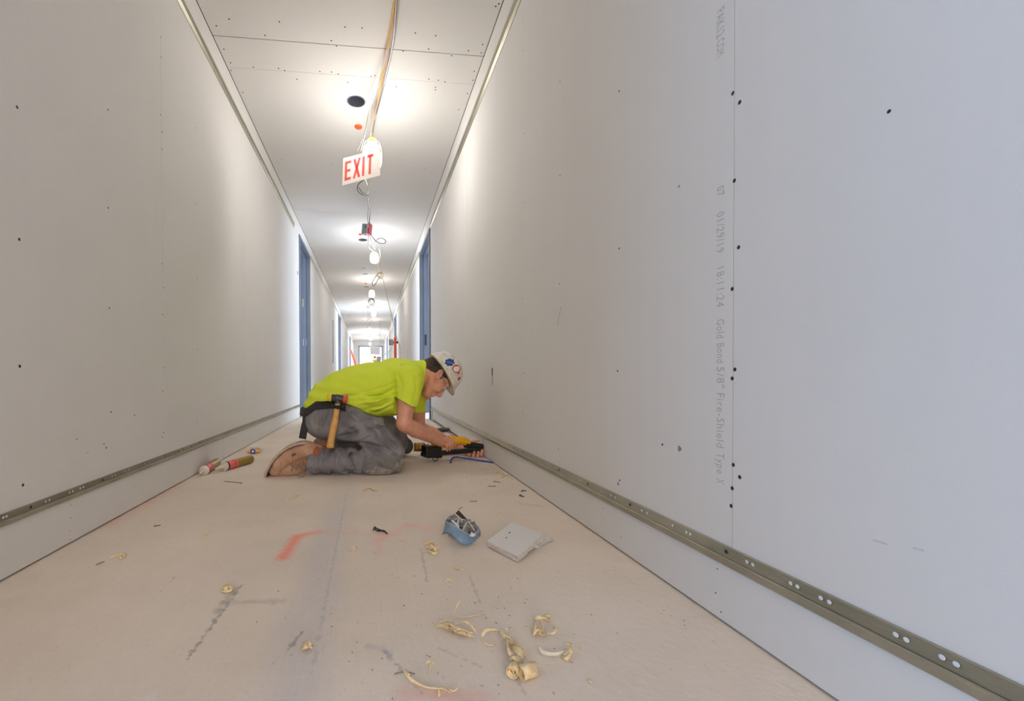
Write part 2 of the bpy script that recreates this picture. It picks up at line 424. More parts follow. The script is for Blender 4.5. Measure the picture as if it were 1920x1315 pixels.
for X, sg, segs, zb, zt in ((XL, 1, [(6.86, 12.46), (13.55, 18.9), (20.0, YE)], RL, TL), (XR, -1, [(6.42, 12.2), (13.4, 18.8), (20.0, YE)], RR, TR)):
    for a, b in segs:
        for z, fl_, w_ in ((zb, False, 'low'), (zt, True, 'high')):
            rail('trim_%d' % k, X, sg, a, b, z, '%s metal reveal farther down the %s wall, %d m away' % (w_, 'left' if sg > 0 else 'right', round(a)), fl_); k += 1
# dots of compound pushed through the reveal's holes, and its screws
def disc_on_wall(X, sgn, y, z, r, d, h, ry=None):
    c = Vector((X + sgn * d, y, z)); n = 10; ry = ry or r
    return [[c + Vector((0, ry * math.cos(t) * q, r * math.sin(t) * q)) + Vector((sgn * e, 0, 0)) for t in [2 * math.pi * j / n for j in range(n)]] for q, e in ((1, 0), (.75, h), (.1, h * .8))]
def rail_marks(o, X, sgn, lst, zc, kind):
    for y in lst:
        m = MB().rings(disc_on_wall(X, sgn, y, zc, .0036 if kind == 'hole' else .0042, .0040 if kind == 'hole' else .0042, .0003))
        obj('screw' if kind == 'screw' else 'hole', m, M_HOLE if kind == 'screw' else M_COMP, o)
def wy(px, py, X): return P(px, py, X=X).y
zRR, zRL = RR[1] - .0115, RL[1] - .0095
hol = [wy(x, y, XR) for x, y in [(1042, 880), (1090, 905), (1148, 933), (1156, 936), (1206, 961), (1216, 963), (1404, 1052), (1415, 1059), (1486, 1096), (1499, 1099), (1543, 1123), (1559, 1129), (1684, 1192), (1704, 1197), (1771, 1234), (1798, 1242), (1264, 984), (1290, 1000), (1297, 1004)]]
rail_marks(rr1, XR, -1, hol, zRR, 'hole')
rail_marks(rr1, XR, -1, [wy(x, y, XR) for x, y in [(965, 842), (1050, 883), (1104, 908), (1184, 948), (1365, 1034), (981, 848)]], zRR, 'screw')
rail_marks(rl1, XL, 1, [wy(x, y, XL) for x, y in [(3, 968), (9, 964), (83, 937), (90, 934), (128, 920), (134, 917), (148, 913), (154, 911), (208, 890), (214, 888), (232, 882), (240, 880), (270, 868), (278, 866), (400, 820), (410, 817)]], zRL, 'hole')
rail_marks(rl1, XL, 1, [wy(x, y, XL) for x, y in [(55, 947), (190, 895), (308, 852), (333, 842), (342, 840), (358, 834), (373, 826), (421, 810)]], zRL, 'screw')

# screws in the sheets, each under its sheet
def panel_at(pl, y):
    for p, a, b in pl:
        if a <= y <= b: return p
    return pl[0][0]
def screw(pl, X, sgn, px, py, r=.0042):
    q = P(px, py, X=X)
    obj('screw', MB().rings(disc_on_wall(X, sgn, q.y, q.z, r, .0002, .0003, r * .95)), M_HOLE, panel_at(pl, q.y))
for a in [(1374, 175), (1387, 192), (1377, 339), (1385, 464), (1373, 542), (1378, 693), (1373, 710), (1375, 872), (1387, 895), (1373, 916), (1371, 949)]: screw(PR_, XR, -1, *a)
screw(PR_, XR, -1, 1667, 209, .0028)
for a in [(1161, 171), (1161, 466), (1158, 696), (1162, 901), (1242, 834), (1050, 153), (1050, 329), (1049, 532), (983, 250), (980, 95), (983, 380), (980, 560), (983, 600), (982, 700), (980, 774), (1047, 843)]: screw(PR_, XR, -1, *a, .0032)
for k_ in range(8): screw(PR_, XR, -1, 876 + (k_ % 2) * 2, 210 + 76 * k_, .0028)
for a in [(32, 201), (36, 449), (37, 687), (43, 910)]: screw(PL_, XL, 1, *a, .0045)
for a in [(202, 206), (203, 390), (205, 578), (208, 773), (199, 840), (301, 70), (302, 107), (301, 215), (304, 248), (304, 280), (304, 495), (306, 540), (305, 590), (307, 690), (305, 733), (307, 812), (304, 820), (367, 383), (370, 522), (370, 655), (370, 792), (367, 240)]: screw(PL_, XL, 1, *a, .0036)
for k_ in range(7): screw(PL_, XL, 1, 450 + (k_ % 2) * 3, 300 + 66 * k_, .0028)
# small wall marks
b = P(923, 690, X=XR); e = P(923, 722, X=XR)
obj('box_slot', MB().box(XR - .0006, XR + .001, b.y - .012, b.y + .012, e.z, b.z), mat('slot_grey', (186, 178, 170), rough=.9), panel_at(PR_, b.y), label='narrow grey cut slot')
obj('box_slot', MB().box(XR - .001, XR + .001, b.y - .012, b.y + .012, b.z - .045, b.z), mat('slot_dark', (120, 112, 104), rough=.9), panel_at(PR_, b.y), label='dark top of the cut slot')
for (x, y, s) in [(1274, 841, .008), (1159, 908, .007), (798, 660, .01), (1273, 350, .004)]:
    q = P(x, y, X=XR); rr_ = random.Random(x); m = MB()
    ring = [Vector((XR - .0004, q.y + s * rr_.uniform(.4, 1) * math.cos(t), q.z + s * rr_.uniform(.5, 1.1) * math.sin(t))) for t in [k_ * .7 for k_ in range(9)]]
    m.prism(ring, (.0006, 0, 0)); obj('torn_paper_spot', m, mat('torn_paper', (150, 138, 128), rough=.95, var=.2, scale=200), panel_at(PR_, q.y))
for X_, w_, L3 in ((XR, WR, [(1345, 1067), (1342, 1112), (1352, 1148), (1131, 953), (1131, 972), (1165, 1008)]), (XL, WL, [(134, 948), (133, 972), (131, 996), (131, 1012), (254, 915)])):
    for a in L3:
        q = P(*a, X=X_); obj('screw', MB().rings(disc_on_wall(X_, 1 if X_ < 0 else -1, q.y, q.z, .0017, .0002, .0003)), M_HOLE, w_)
for a, c3 in (((252, 779), (150, 120, 92)), ((164, 849), (206, 184, 110)), ((195, 833), (150, 146, 140)), ((144, 824), (170, 166, 158))):
    q = P(*a, X=XL); obj('stain', MB().rings(disc_on_wall(XL, 1, q.y, q.z, .0022, .0002, .0002, .006)), mat('stain_%d' % c3[0], c3, rough=.95), panel_at(PL_, q.y))
s0, s1 = P(1045, 612, X=XR), P(1052, 575, X=XR)
obj('scratch', MB().ribbon([s0 - Vector((.0003, 0, 0)), s1 - Vector((.0003, 0, 0))], (0, 1, 0), .003, .0002), mat('scratch_tan', (190, 172, 150), rough=.9), panel_at(PR_, s0.y))
for q0, q1 in (((1637, 1013), (1663, 1021)), ((1712, 1028), (1733, 1033))):
    s0, s1 = P(*q0, X=XR), P(*q1, X=XR)
    obj('scuff', MB().ribbon([s0 - Vector((.0003, 0, 0)), s1 - Vector((.0003, 0, 0))], (0, 0, 1), .003, .0002), mat('scuff_grey', (204, 202, 204), rough=.9), panel_at(PR_, s0.y))
# dark cut slot on the left wall farther on
b = P(624, 603, X=XL); e = P(624, 683, X=XL)
obj('wall_slot', MB().box(XL - .001, XL + .0006, b.y - .06, b.y + .12, .89, 1.98), mat('slot_brown', (92, 84, 76), rough=.9, var=.3, scale=30), WL, label='tall dark open joint')

# printed line on the right wall sheet (reads downward)
M_INK = mat('ink', (188, 183, 178), rough=.9)
def wall_text(txt, y0, y1, parent, px=1361):
    a = P(px, y0, X=XR); c = P(px, y1, X=XR)
    cu = bpy.data.curves.new('t', 'FONT'); cu.body = txt; cu.size = 1; cu.extrude = .004; cu.resolution_u = 2; cu.space_character = 1.12
    o = bpy.data.objects.new('t', cu); COL.objects.link(o)
    me = bpy.data.meshes.new_from_object(o.evaluated_get(bpy.context.evaluated_depsgraph_get()))
    bpy.data.objects.remove(o)
    xs = [v.co.x for v in me.vertices]; x0, x1 = min(xs), max(xs)
    s = (a.z - c.z) / (x1 - x0); hgt = .0205
    xb = P(1344, (y0 + y1) / 2, X=XR).y       # letters stand on the far side, tops toward the camera
    for v in me.vertices:
        x, y, z = v.co
        v.co = (XR - .0002 - max(z, 0) * .02, xb - y * hgt / .72, a.z - (x - x0) * s)
    ob = link('printed_text', me, M_INK, parent)
    ob['label'] = 'faint grey printed line reading ' + txt.replace('"', ' inch') if len(txt) > 2 else 'faint grey printed digits'
pp = panel_at(PR_, .9)
for t_, a_, c_ in [('PAK12', 6, 58), ('COM', 64, 95), ('07', 344, 362), ('01/29/19', 393, 470), ('18:11:24', 498, 573), ('Gold', 597, 633),
                   ('Bond', 643, 680), ('5/8"', 688, 728), ('Fire-Shield', 738, 842), ('Type', 852, 892), ('X', 901, 911)]:
    wall_text(t_, a_, c_, pp)

# ---- ceiling
cb = struct(obj('ceiling', MB().box(XL - .2, XR + .2, YB, YE, HC + TH + .12, HC + TH + .2).box(XL - .2, XR + .2, YB, 3.05, HC + TH, HC + TH + .12).box(XL - .2, XR + .2, 3.5, 6.3, HC + TH, HC + TH + .12).box(XL - .2, XR + .2, 6.65, YE, HC + TH, HC + TH + .12).box(XL - .2, -.3, 3.05, 3.5, HC + TH, HC + TH + .12).box(.1, XR + .2, 3.05, 3.5, HC + TH, HC + TH + .12), M_BACK), 'ceiling of unfinished drywall sheets')
CJ = sorted([YB, -2.17, -.95, .27, 1.49, 2.712] + [2.975 + 1.22 * i for i in range(0, 17)] + [YE])
XC0, XC1 = XL + .0035, XR - .0035
CP = []
def plate(y0, y1, hole=None):
    m = MB()
    if hole is None: m.box(XC0, XC1, y0, y1, HC, HC + TH)
    else:
        hx, hy, hr = hole; n = 32; inn = []; out = []
        for j in range(n):
            t = 2 * math.pi * (j + .5) / n; c, s = math.cos(t), math.sin(t); inn.append((hx + hr * c, hy + hr * s))
            kx = ((XC1 - hx) / c if c > 0 else (XC0 - hx) / c); ky = ((y1 - hy) / s if s > 0 else (y0 - hy) / s)
            kk = min(kx, ky); out.append((hx + kk * c, hy + kk * s))
        # add true corners by snapping the nearest outer points
        for cx_, cy_ in ((XC0, y0), (XC1, y0), (XC1, y1), (XC0, y1)):
            j = min(range(n), key=lambda q: (out[q][0] - cx_) ** 2 + (out[q][1] - cy_) ** 2); out[j] = (cx_, cy_)
        b0 = 0; vs = [(x, y, HC) for x, y in inn] + [(x, y, HC) for x, y in out] + [(x, y, HC + TH) for x, y in inn] + [(x, y, HC + TH) for x, y in out]
        fs = []
        for j in range(n):
            k2 = (j + 1) % n
            fs += [(j, k2, n + k2, n + j), (2 * n + k2, 2 * n + j, 3 * n + j, 3 * n + k2), (j, 2 * n + j, 2 * n + k2, k2), (n + k2, 3 * n + k2, 3 * n + j, n + j)]
        m.add(vs, fs)
    return obj('ceiling_panel', m, M_DRY, cb)
CAN = [(-.101, 3.245, .066), (-.112, 6.465, .066)]
for a, b in zip(CJ[:-1], CJ[1:]):
    gap = .0035 if abs(b - 2.712) < 1e-3 else (.0035 if abs(a - 2.712) < 1e-3 else .001)
    g0 = .0035 if abs(a - 2.712) < 1e-3 else .001; g1 = .0035 if abs(b - 2.712) < 1e-3 else .001
    h_ = next((c for c in CAN if a < c[1] < b), None)
    CP.append((plate(a + g0, b - g1, h_), a, b))
# scrim-coloured edge strip between band and ceiling
for (x, y) in [(294, 106), (223, 143), (572, 121), (936, 150), (1030, 156), (1326, 183), (1439, 198), (493, 196), (860, 225), (889, 256), (1258, 284), (1399, 272), (1526, 309), (1620, 281), (1699, 247), (1690, 293), (1771, 35), (1788, 21), (265, 273), (302, 348), (304, 390), (428, 372), (568, 379), (602, 391), (797, 396), (862, 399), (898, 410), (670, 439), (951, 456), (1080, 423), (1102, 419), (1220, 481), (1401, 438), (1453, 445), (1490, 453), (1437, 498), (1437, 483), (1652, 395), (1645, 445), (1615, 518), (370, 512), (1565, 608)]:
    q = P(330 + x / 2.954, y / 2.954, Z=HC)
    m = MB().rings([[q + Vector((.0052 * f_ * math.cos(t), .0052 * f_ * math.sin(t), -d)) for t in [2 * math.pi * j / 8 for j in range(8)]] for f_, d in ((1, 0), (.7, .0004), (.1, .0003))])
    obj('screw', m, M_HOLE, panel_at(CP, q.y))
for r_ in range(5):
    for c_ in range(4):
        q = Vector((XC0 + .12 + c_ * .46 + random.uniform(-.02, .02), 4.195 + r_ * 1.22 + (.03 if c_ % 2 else -.03), HC))
        obj('screw', MB().rings([[q + Vector((.005 * f_ * math.cos(t), .005 * f_ * math.sin(t), -d)) for t in [2 * math.pi * j / 8 for j in range(8)]] for f_, d in ((1, 0), (.7, .0004), (.1, .0003))]), M_HOLE, panel_at(CP, q.y))
# can light housings in the ceiling holes
M_CAN = mat('galvanised_can', (176, 182, 192), rough=.35, metal=.8)
for i, (x, y, r) in enumerate(CAN):
    t = thing('recessed_light_housing', ['open round can housing in the ceiling hole nearest the camera', 'round can housing in ceiling above the second bulb'][i], 'ceiling light', (x, y, HC))
    n = 28
    def ring(rr, z): return [Vector((x + rr * math.cos(2 * math.pi * j / n), y + rr * math.sin(2 * math.pi * j / n), z)) for j in range(n)]
    obj('can', MB().rings([ring(r - .001, HC - .002), ring(r - .001, HC + .075), ring(r - .004, HC + .075), ring(r - .004, HC - .002)], closed=True), M_CAN, t, smooth=True)
    obj('back_plate', MB().rings([ring(r - .004, HC + .07), ring(r - .004, HC + .073)]), mat('can_dark', (44, 50, 60), rough=.7), t)
    obj('rim', MB().rings([ring(r + .004, HC - .0015), ring(r + .004, HC + .0), ring(r - .004, HC + .0), ring(r - .004, HC - .0015)], closed=True), M_CAN, t)
    obj('socket_bracket', MB().prism([(x - .012, y - r + .014, HC + .07), (x + .012, y - r + .014, HC + .07), (x + .003, y - r + .012, HC + .02), (x - .003, y - r + .012, HC + .02)], (0, .004, 0)), M_COMP, t)
# thin dark slots cut in the ceiling farther on
for (px, py, w_, ln) in ((685, 503, .11, .035), (685, 514, .09, .02), (687, 538, .10, .03), (690, 577, .1, .05)):
    q = P(px, py, Z=HC); obj('ceiling_slot', MB().box(q.x - w_ / 2, q.x + w_ / 2, q.y - ln, q.y + ln, HC - .003, HC + .002), M_DARKMET, cb)

# ---- end walls
op0, op1, ozt = -.66, .62, 2.26
ew = MB().box(-1.1, op0, YE, YE + .12, 0, HC).box(op1, .9, YE, YE + .12, 0, HC).box(op0, op1, YE, YE + .12, ozt, HC)
struct(obj('wall_end', ew, M_ROOM), 'end wall with bright opening')
bw = MB().box(-1.1, -.9, YB - .1, YB, 0, HC).box(.65, .9, YB - .1, YB, 0, HC).box(-1.1, .9, YB - .1, YB, 2.55, HC + .1).box(-1.1, .9, YB - .1, YB - .05, -.0, 2.6)
struct(obj('wall_back', bw, M_ROOM))
df = MB().box(op0 - .0, op0 + .05, YE - .04, YE + .14, 0, ozt).box(op1 - .05, op1, YE - .04, YE + .14, 0, ozt).box(op0, op1, YE - .04, YE + .14, ozt - .05, ozt)
struct(obj('door_frame_end', df, M_FRAME)); bpy.data.objects['door_frame_end'].name = 'door_8'

# ---- door frames and the rooms behind them
def room(n, X, sgn, y0, y1):
    """sgn +1: room lies at -X of the left wall"""
    xi = X - sgn * (TH + .11); xo = xi - sgn * 2.75; a, b = y0, y1
    xs = sorted((xi, xo)); t = .06
    m = MB().box(xs[0], xs[1], a - t, a, 0, HC).box(xs[0], xs[1], b, b + t, 0, HC).box(xs[0] - t, xs[1], a - t, b + t, HC, HC + t)
    (m.box(xo - t, xo, a - t, b + t, 0, HC) if sgn > 0 else m.box(xo, xo + t, a - t, b + t, 0, HC))
    struct(obj('wall_room_%d' % n, m, M_ROOM))
def frame(n, X, sgn, z):
    """steel frame: two jambs and a head, each with casing, rabbet and stop"""
    r = bpy.data.objects.new('door_%d' % n, None); COL.objects.link(r); struct(r); r.location = (X, z['o0'], 0)
    xi = X + sgn * .012; d = .16; zt = z['top']
    def prof(sy):          # jamb profile in (depth from corridor face, inward offset)
        return [(0, -.0), (0, .045), (.012, .045), (.012, .050), (.062, .050), (.062, .066), (.100, .066), (.100, .050), (.150, .050), (.150, .045), (.162, .045), (.162, 0)]
    for y, s in ((z['o0'], 1), (z['o1'], -1)):
        obj('jamb', MB().prism([(xi - sgn * a, y + s * (b - .045 if False else b) - s * .004, 0) for a, b in prof(s)], (0, 0, zt)), M_FRAME, r)
    obj('head', MB().prism([(xi - sgn * a, z['o0'] + .045, zt - b + .004) for a, b in prof(1)], (0, z['o1'] - z['o0'] - .09, 0)), M_FRAME, r)
    return r
for i, z in enumerate(ZL): frame(i + 1, XL, 1, z)
for i, z in enumerate(ZR): frame(i + 5, XR, -1, z)
room(1, XL, 1, -1.8, 1.3); room(2, XL, 1, 4.4, 8.6); room(3, XL, 1, 11.6, 14.4); room(4, XL, 1, 18.0, 20.9)
room(5, XR, -1, 4.2, 8.2); room(6, XR, -1, 11.4, 14.4); room(7, XR, -1, 18.0, 20.9)
# blue door leaf standing open inside the left room, and hinge plates
dl = obj('door_leaf', MB().box(XL - .13 - .85, XL - .135, 6.73, 6.775, .01, 2.34), mat('blue_primer', (118, 146, 190), rough=.5), bpy.data.objects['door_2'])
obj('hinge', MB().box(XL - .095, XL - .045, 6.72, 6.728, 1.02, 1.12), M_COMP, bpy.data.objects['door_2'])
obj('label_tag', MB().box(XL - .10, XL - .05, 6.72, 6.7285, 1.62, 1.74), mat('tan_tag', (206, 184, 130), rough=.7), bpy.data.objects['door_2'], label='small tan paper tag')
obj('strike_plate', MB().box(XR + .06, XR + .085, 6.268, 6.275, 1.0, 1.16), M_DARKMET, bpy.data.objects['door_5'])
bt = P(558, 512, X=XL); obj('blue_tape', MB().box(XL - .001, XL + .004, bt.y - .02, bt.y + .01, bt.z - .02, bt.z + .02), mat('blue_tape', (60, 110, 190)), WL)

# ================================================================== sculpting in a distance field
class Field:
    def __init__(s, lo, hi, h):
        s.h = h; s.lo = np.array(lo, float); s.n = tuple(int(math.ceil((b - a) / h)) + 1 for a, b in zip(lo, hi))
        s.a = np.full(s.n, .04, np.float32)
    def win(s, lo, hi):
        i0 = [max(0, int((lo[k] - s.lo[k]) / s.h)) for k in range(3)]
        i1 = [min(s.n[k], int((hi[k] - s.lo[k]) / s.h) + 2) for k in range(3)]
        if any(b <= a for a, b in zip(i0, i1)): return None
        ax = [(s.lo[k] + s.h * np.arange(i0[k], i1[k])).astype(np.float32) for k in range(3)]
        return tuple(slice(a, b) for a, b in zip(i0, i1)), ax[0][:, None, None], ax[1][None, :, None], ax[2][None, None, :]
    def op(s, sl, d, k, mode):
        a = s.a[sl]
        if mode == 'sub':
            d = -d; hh = np.clip(.5 - .5 * (d - a) / max(k, 1e-6) * -1, 0, 1) if False else None
            m = np.maximum(a, d); q = np.maximum(k - np.abs(a - d), 0) / max(k, 1e-6); s.a[sl] = m + q * q * k * .25
        else:
            m = np.minimum(a, d); q = np.maximum(k - np.abs(a - d), 0) / max(k, 1e-6); s.a[sl] = m - q * q * k * .25
    def cone(s, a, b, ra, rb, k=.01, mode='add', sc=None, sdir=(0, 1, 0), disp=None):
        """tapered capsule; sc stretches it along sdir"""
        a = np.array(a, float); b = np.array(b, float); R_ = max(ra, rb) * (sc if sc and sc > 1 else 1) + k + .012
        w = s.win(np.minimum(a, b) - R_, np.maximum(a, b) + R_)
        if w is None: return s
        sl, X, Y, Z = w; X = X - a[0]; Y = Y - a[1]; Z = Z - a[2]; v = b - a
        if sc:
            dv = np.array(sdir, float); dv /= np.linalg.norm(dv); q = (X * dv[0] + Y * dv[1] + Z * dv[2]) * (1 / sc - 1)
            X = X + q * dv[0]; Y = Y + q * dv[1]; Z = Z + q * dv[2]; v = v + dv * (v @ dv) * (1 / sc - 1)
        t = np.clip((X * v[0] + Y * v[1] + Z * v[2]) / max(v @ v, 1e-9), 0, 1)
        d = np.sqrt((X - t * v[0]) ** 2 + (Y - t * v[1]) ** 2 + (Z - t * v[2]) ** 2) - (ra + (rb - ra) * t)
        if disp is not None:
            _, x, y, z = w; d = d + disp(x, y, z)
        s.op(sl, d.astype(np.float32), k, mode); return s
    def chain(s, pts, rs, k=.01, **kw):
        for i in range(len(pts) - 1): s.cone(pts[i], pts[i + 1], rs[i], rs[i + 1], k, **kw)
        return s
    def ell(s, c, r, k=.01, mode='add', R=None):
        """ellipsoid; R: 3 row vectors of its axes"""
        c = np.array(c, float); m = max(r) + k + .012; w = s.win(c - m, c + m)
        if w is None: return s
        sl, X, Y, Z = w; X = X - c[0]; Y = Y - c[1]; Z = Z - c[2]
        A = np.eye(3) if R is None else np.array([np.array(q, float) / np.linalg.norm(q) for q in R])
        u = [X * A[i][0] + Y * A[i][1] + Z * A[i][2] for i in range(3)]
        k0 = np.sqrt(sum((u[i] / r[i]) ** 2 for i in range(3))); k1 = np.sqrt(sum((u[i] / r[i] ** 2) ** 2 for i in range(3)))
        s.op(sl, (k0 * (k0 - 1) / np.maximum(k1, 1e-6)).astype(np.float32), k, mode); return s
    def cut(s, fn, k=.003):
        """keep where fn(x,y,z) < 0"""
        w = s.win(s.lo, s.lo + np.array(s.n) * s.h); sl, X, Y, Z = w
        d = fn(X, Y, Z).astype(np.float32); a = s.a; m = np.maximum(a, d); q = np.maximum(k - np.abs(a - d), 0) / k; s.a = m + q * q * k * .25
        return s
    def groove(s, pts, w, amp, ymax=None):
        """soft fold: amp > 0 presses in, amp < 0 raises, along a polyline"""
        pts = [np.array(p, float) for p in pts]; n = len(pts) - 1
        lo = np.min(pts, 0) - 2.6 * w; hi = np.max(pts, 0) + 2.6 * w
        if ymax is not None:                       # a fold on the near side: measured across the cloth, not through it
            lo[1] = s.lo[1]; hi[1] = ymax
            for p in pts: p[1] = 0
        W_ = s.win(lo, hi)
        if W_ is None: return s
        sl, X, Y, Z = W_; best = None; fade = 1.0
        if ymax is not None: fade = np.clip((ymax - Y) / .06, 0, 1); Y = Y * 0
        for i in range(n):
            a, v = pts[i], pts[i + 1] - pts[i]; x, y, z = X - a[0], Y - a[1], Z - a[2]
            t = np.clip((x * v[0] + y * v[1] + z * v[2]) / (v @ v), 0, 1)
            d = (x - t * v[0]) ** 2 + (y - t * v[1]) ** 2 + (z - t * v[2]) ** 2
            tt = (i + t) / n; g = np.exp(-d / w ** 2) * np.sin(np.pi * np.clip(tt * .86 + .07, 0, 1)) ** .6
            best = g if best is None else np.maximum(best, g)
        s.a[sl] += (amp * best * fade).astype(np.float32); return s
    def warp(s, fn):
        w = s.win(s.lo, s.lo + np.array(s.n) * s.h); sl, X, Y, Z = w; s.a = s.a + fn(X, Y, Z).astype(np.float32); return s
    def mesh(s, name):
        """surface nets"""
        a = s.a; ins = a < 0; n = s.n
        c = np.zeros(tuple(v - 1 for v in n), np.int8)
        for i in (0, 1):
            for j in (0, 1):
                for k in (0, 1): c += ins[i:n[0] - 1 + i, j:n[1] - 1 + j, k:n[2] - 1 + k]
        cells = np.argwhere((c > 0) & (c < 8)); idx = -np.ones(c.shape, np.int32); idx[tuple(cells.T)] = np.arange(len(cells))
        acc = np.zeros((len(cells), 3)); cnt = np.zeros(len(cells))
        corners = [(i, j, k) for i in (0, 1) for j in (0, 1) for k in (0, 1)]
        for p in corners:
            for ax in range(3):
                if p[ax]: continue
                q = list(p); q[ax] = 1
                va = a[tuple((cells + p).T)]; vb = a[tuple((cells + q).T)]; m = (va < 0) != (vb < 0)
                t = np.where(m, va / np.where(m, va - vb, 1), 0)
                pos = np.array(p, float)[None, :].repeat(len(cells), 0); pos[:, ax] += t
                acc += pos * m[:, None]; cnt += m
        V = s.lo + (cells + acc / cnt[:, None]) * s.h
        Fs = []
        for ax in range(3):
            u, v = [(1, 2), (2, 0), (0, 1)][ax]
            sa = [slice(0, -1) if k == ax else slice(None) for k in range(3)]; sb = [slice(1, None) if k == ax else slice(None) for k in range(3)]
            A_, B_ = ins[tuple(sa)], ins[tuple(sb)]; e = np.argwhere(A_ != B_)
            ok = (e[:, u] > 0) & (e[:, v] > 0) & (e[:, u] < n[u] - 1) & (e[:, v] < n[v] - 1); e = e[ok]
            fl_ = A_[tuple(e.T)]
            def g(du, dv):
                q = e.copy(); q[:, u] -= du; q[:, v] -= dv; return idx[tuple(q.T)]
            qd = np.stack([g(1, 1), g(0, 1), g(0, 0), g(1, 0)], 1)
            qd[~fl_] = qd[~fl_][:, ::-1]; Fs.append(qd)
        Fs = np.concatenate(Fs)
        me = bpy.data.meshes.new(name)
        me.vertices.add(len(V)); me.vertices.foreach_set('co', V.astype(np.float32).ravel())
        me.loops.add(len(Fs) * 4); me.loops.foreach_set('vertex_index', Fs.astype(np.int32).ravel())
        me.polygons.add(len(Fs)); me.polygons.foreach_set('loop_start', np.arange(0, len(Fs) * 4, 4, dtype=np.int32)); me.polygons.foreach_set('loop_total', np.full(len(Fs), 4, np.int32))
        me.update(calc_edges=True); me.validate(); return me

def wave(seed, freq, n=5, amp=.004, stretch=(1, 1, 1)):
    r = np.random.RandomState(seed); K = r.randn(n, 3); K /= np.linalg.norm(K, axis=1)[:, None]; K = K * freq * r.uniform(.6, 1.5, (n, 1)) * np.array(stretch); ph = r.uniform(0, 6.28, n)
    def f(x, y, z):
        t = 0
        for i in range(n): t = t + np.sin(K[i, 0] * x + K[i, 1] * y + K[i, 2] * z + ph[i] + 1.1 * np.sin(.45 * (K[i, 1] * x - K[i, 0] * z) + i))
        return t * (amp / n ** .5)
    return f

# ================================================================== the worker
WK = thing('person', 'kneeling worker in lime shirt, grey work trousers and stickered white hard hat', 'person', (0, 2.5, 0))
def J(px, py, Y): return np.array(P(px, py, Y=Y))
M_SKIN = mat('skin', (222, 160, 134), rough=.5, var=.07, scale=30)
M_SKIN.node_tree.nodes['Principled BSDF'].inputs['Subsurface Weight'].default_value = .08
M_SKIN.node_tree.nodes['Principled BSDF'].inputs['Subsurface Radius'].default_value = (.012, .005, .003)
M_SHIRT = mat('lime_fabric', (218, 236, 62), rough=.8, bump=.15, bscale=500)
M_TROU = mat('grey_work_cloth', (112, 110, 115), rough=.9, c2=(146, 143, 146), scale=11, bump=.35, bscale=320)
M_LEATHER = mat('tan_leather', (202, 166, 140), rough=.75, c2=(176, 132, 104), scale=9, bump=.3, bscale=160)
M_SOLE = mat('boot_sole', (190, 168, 146), rough=.85, var=.1, scale=60, bump=.3)
M_PAD = mat('dusty_rubber', (158, 150, 138), rough=.9, c2=(126, 120, 112), scale=50, bump=.5, bscale=90)

# joints
pel = J(612, 780, 2.55); wai = J(648, 741, 2.56); rib = J(704, 729, 2.56); che = J(752, 714, 2.57)
shN = J(768, 709, 2.41); elN = J(757, 795, 2.37); wrN = J(825, 829, 2.60)
shF = J(782, 712, 2.74); elF = J(785, 801, 2.84); wrF = J(862, 841, 2.83)
hipN = J(628, 786, 2.44); knN = J(732, 850, 2.345); anN = J(604, 860, 2.345)
hipF = J(640, 784, 2.66); knF = J(752, 833, 2.84); anF = J(622, 842, 2.74)
# head frame
hf = np.array([.45, .08, -.89]); hf /= np.linalg.norm(hf)
hu = np.array([.89, .10, .45]); hu -= hf * (hu @ hf); hu /= np.linalg.norm(hu)
hs = np.cross(hu, hf)                      # side axis
if hs[1] > 0: hs = -hs                     # points to the camera side
HC0 = J(817, 702, 2.58)
def Hd(f, u, s=0): return HC0 + hf * f + hu * u + hs * s
HR = (hf, hu, hs)

B = Field((-.36, 2.18, .0), (.745, 3.0, .70), .0026)
# torso, neck, legs (under the clothes) and arms: one continuous body
B.chain([pel, wai, rib, che], [.10, .105, .115, .10], .03, sc=1.3)
B.chain([hipN + [0, .03, -.02], knN], [.046, .030], .01); B.chain([hipF, knF], [.046, .03], .01)
B.cone(che, shN, .075, .06, .03); B.cone(che, shF, .075, .06, .03)
B.cone(che + np.array([.02, 0, .02]), Hd(-.035, -.035), .066, .056, .03)
B.cone(Hd(-.045, -.045), Hd(-.02, 0), .055, .056, .02)
def arm(sh, el, wr):
    m1 = sh * .5 + el * .5; m2 = el * .7 + wr * .3
    B.chain([sh, m1, el, m2, wr], [.052, .051, .042, .045, .028], .012)
arm(shN, elN, wrN); arm(shF, elF, wrF)
B.cone(elN + [.0, 0, -.006], elN * .85 + wrN * .15, .036, .042, .012)
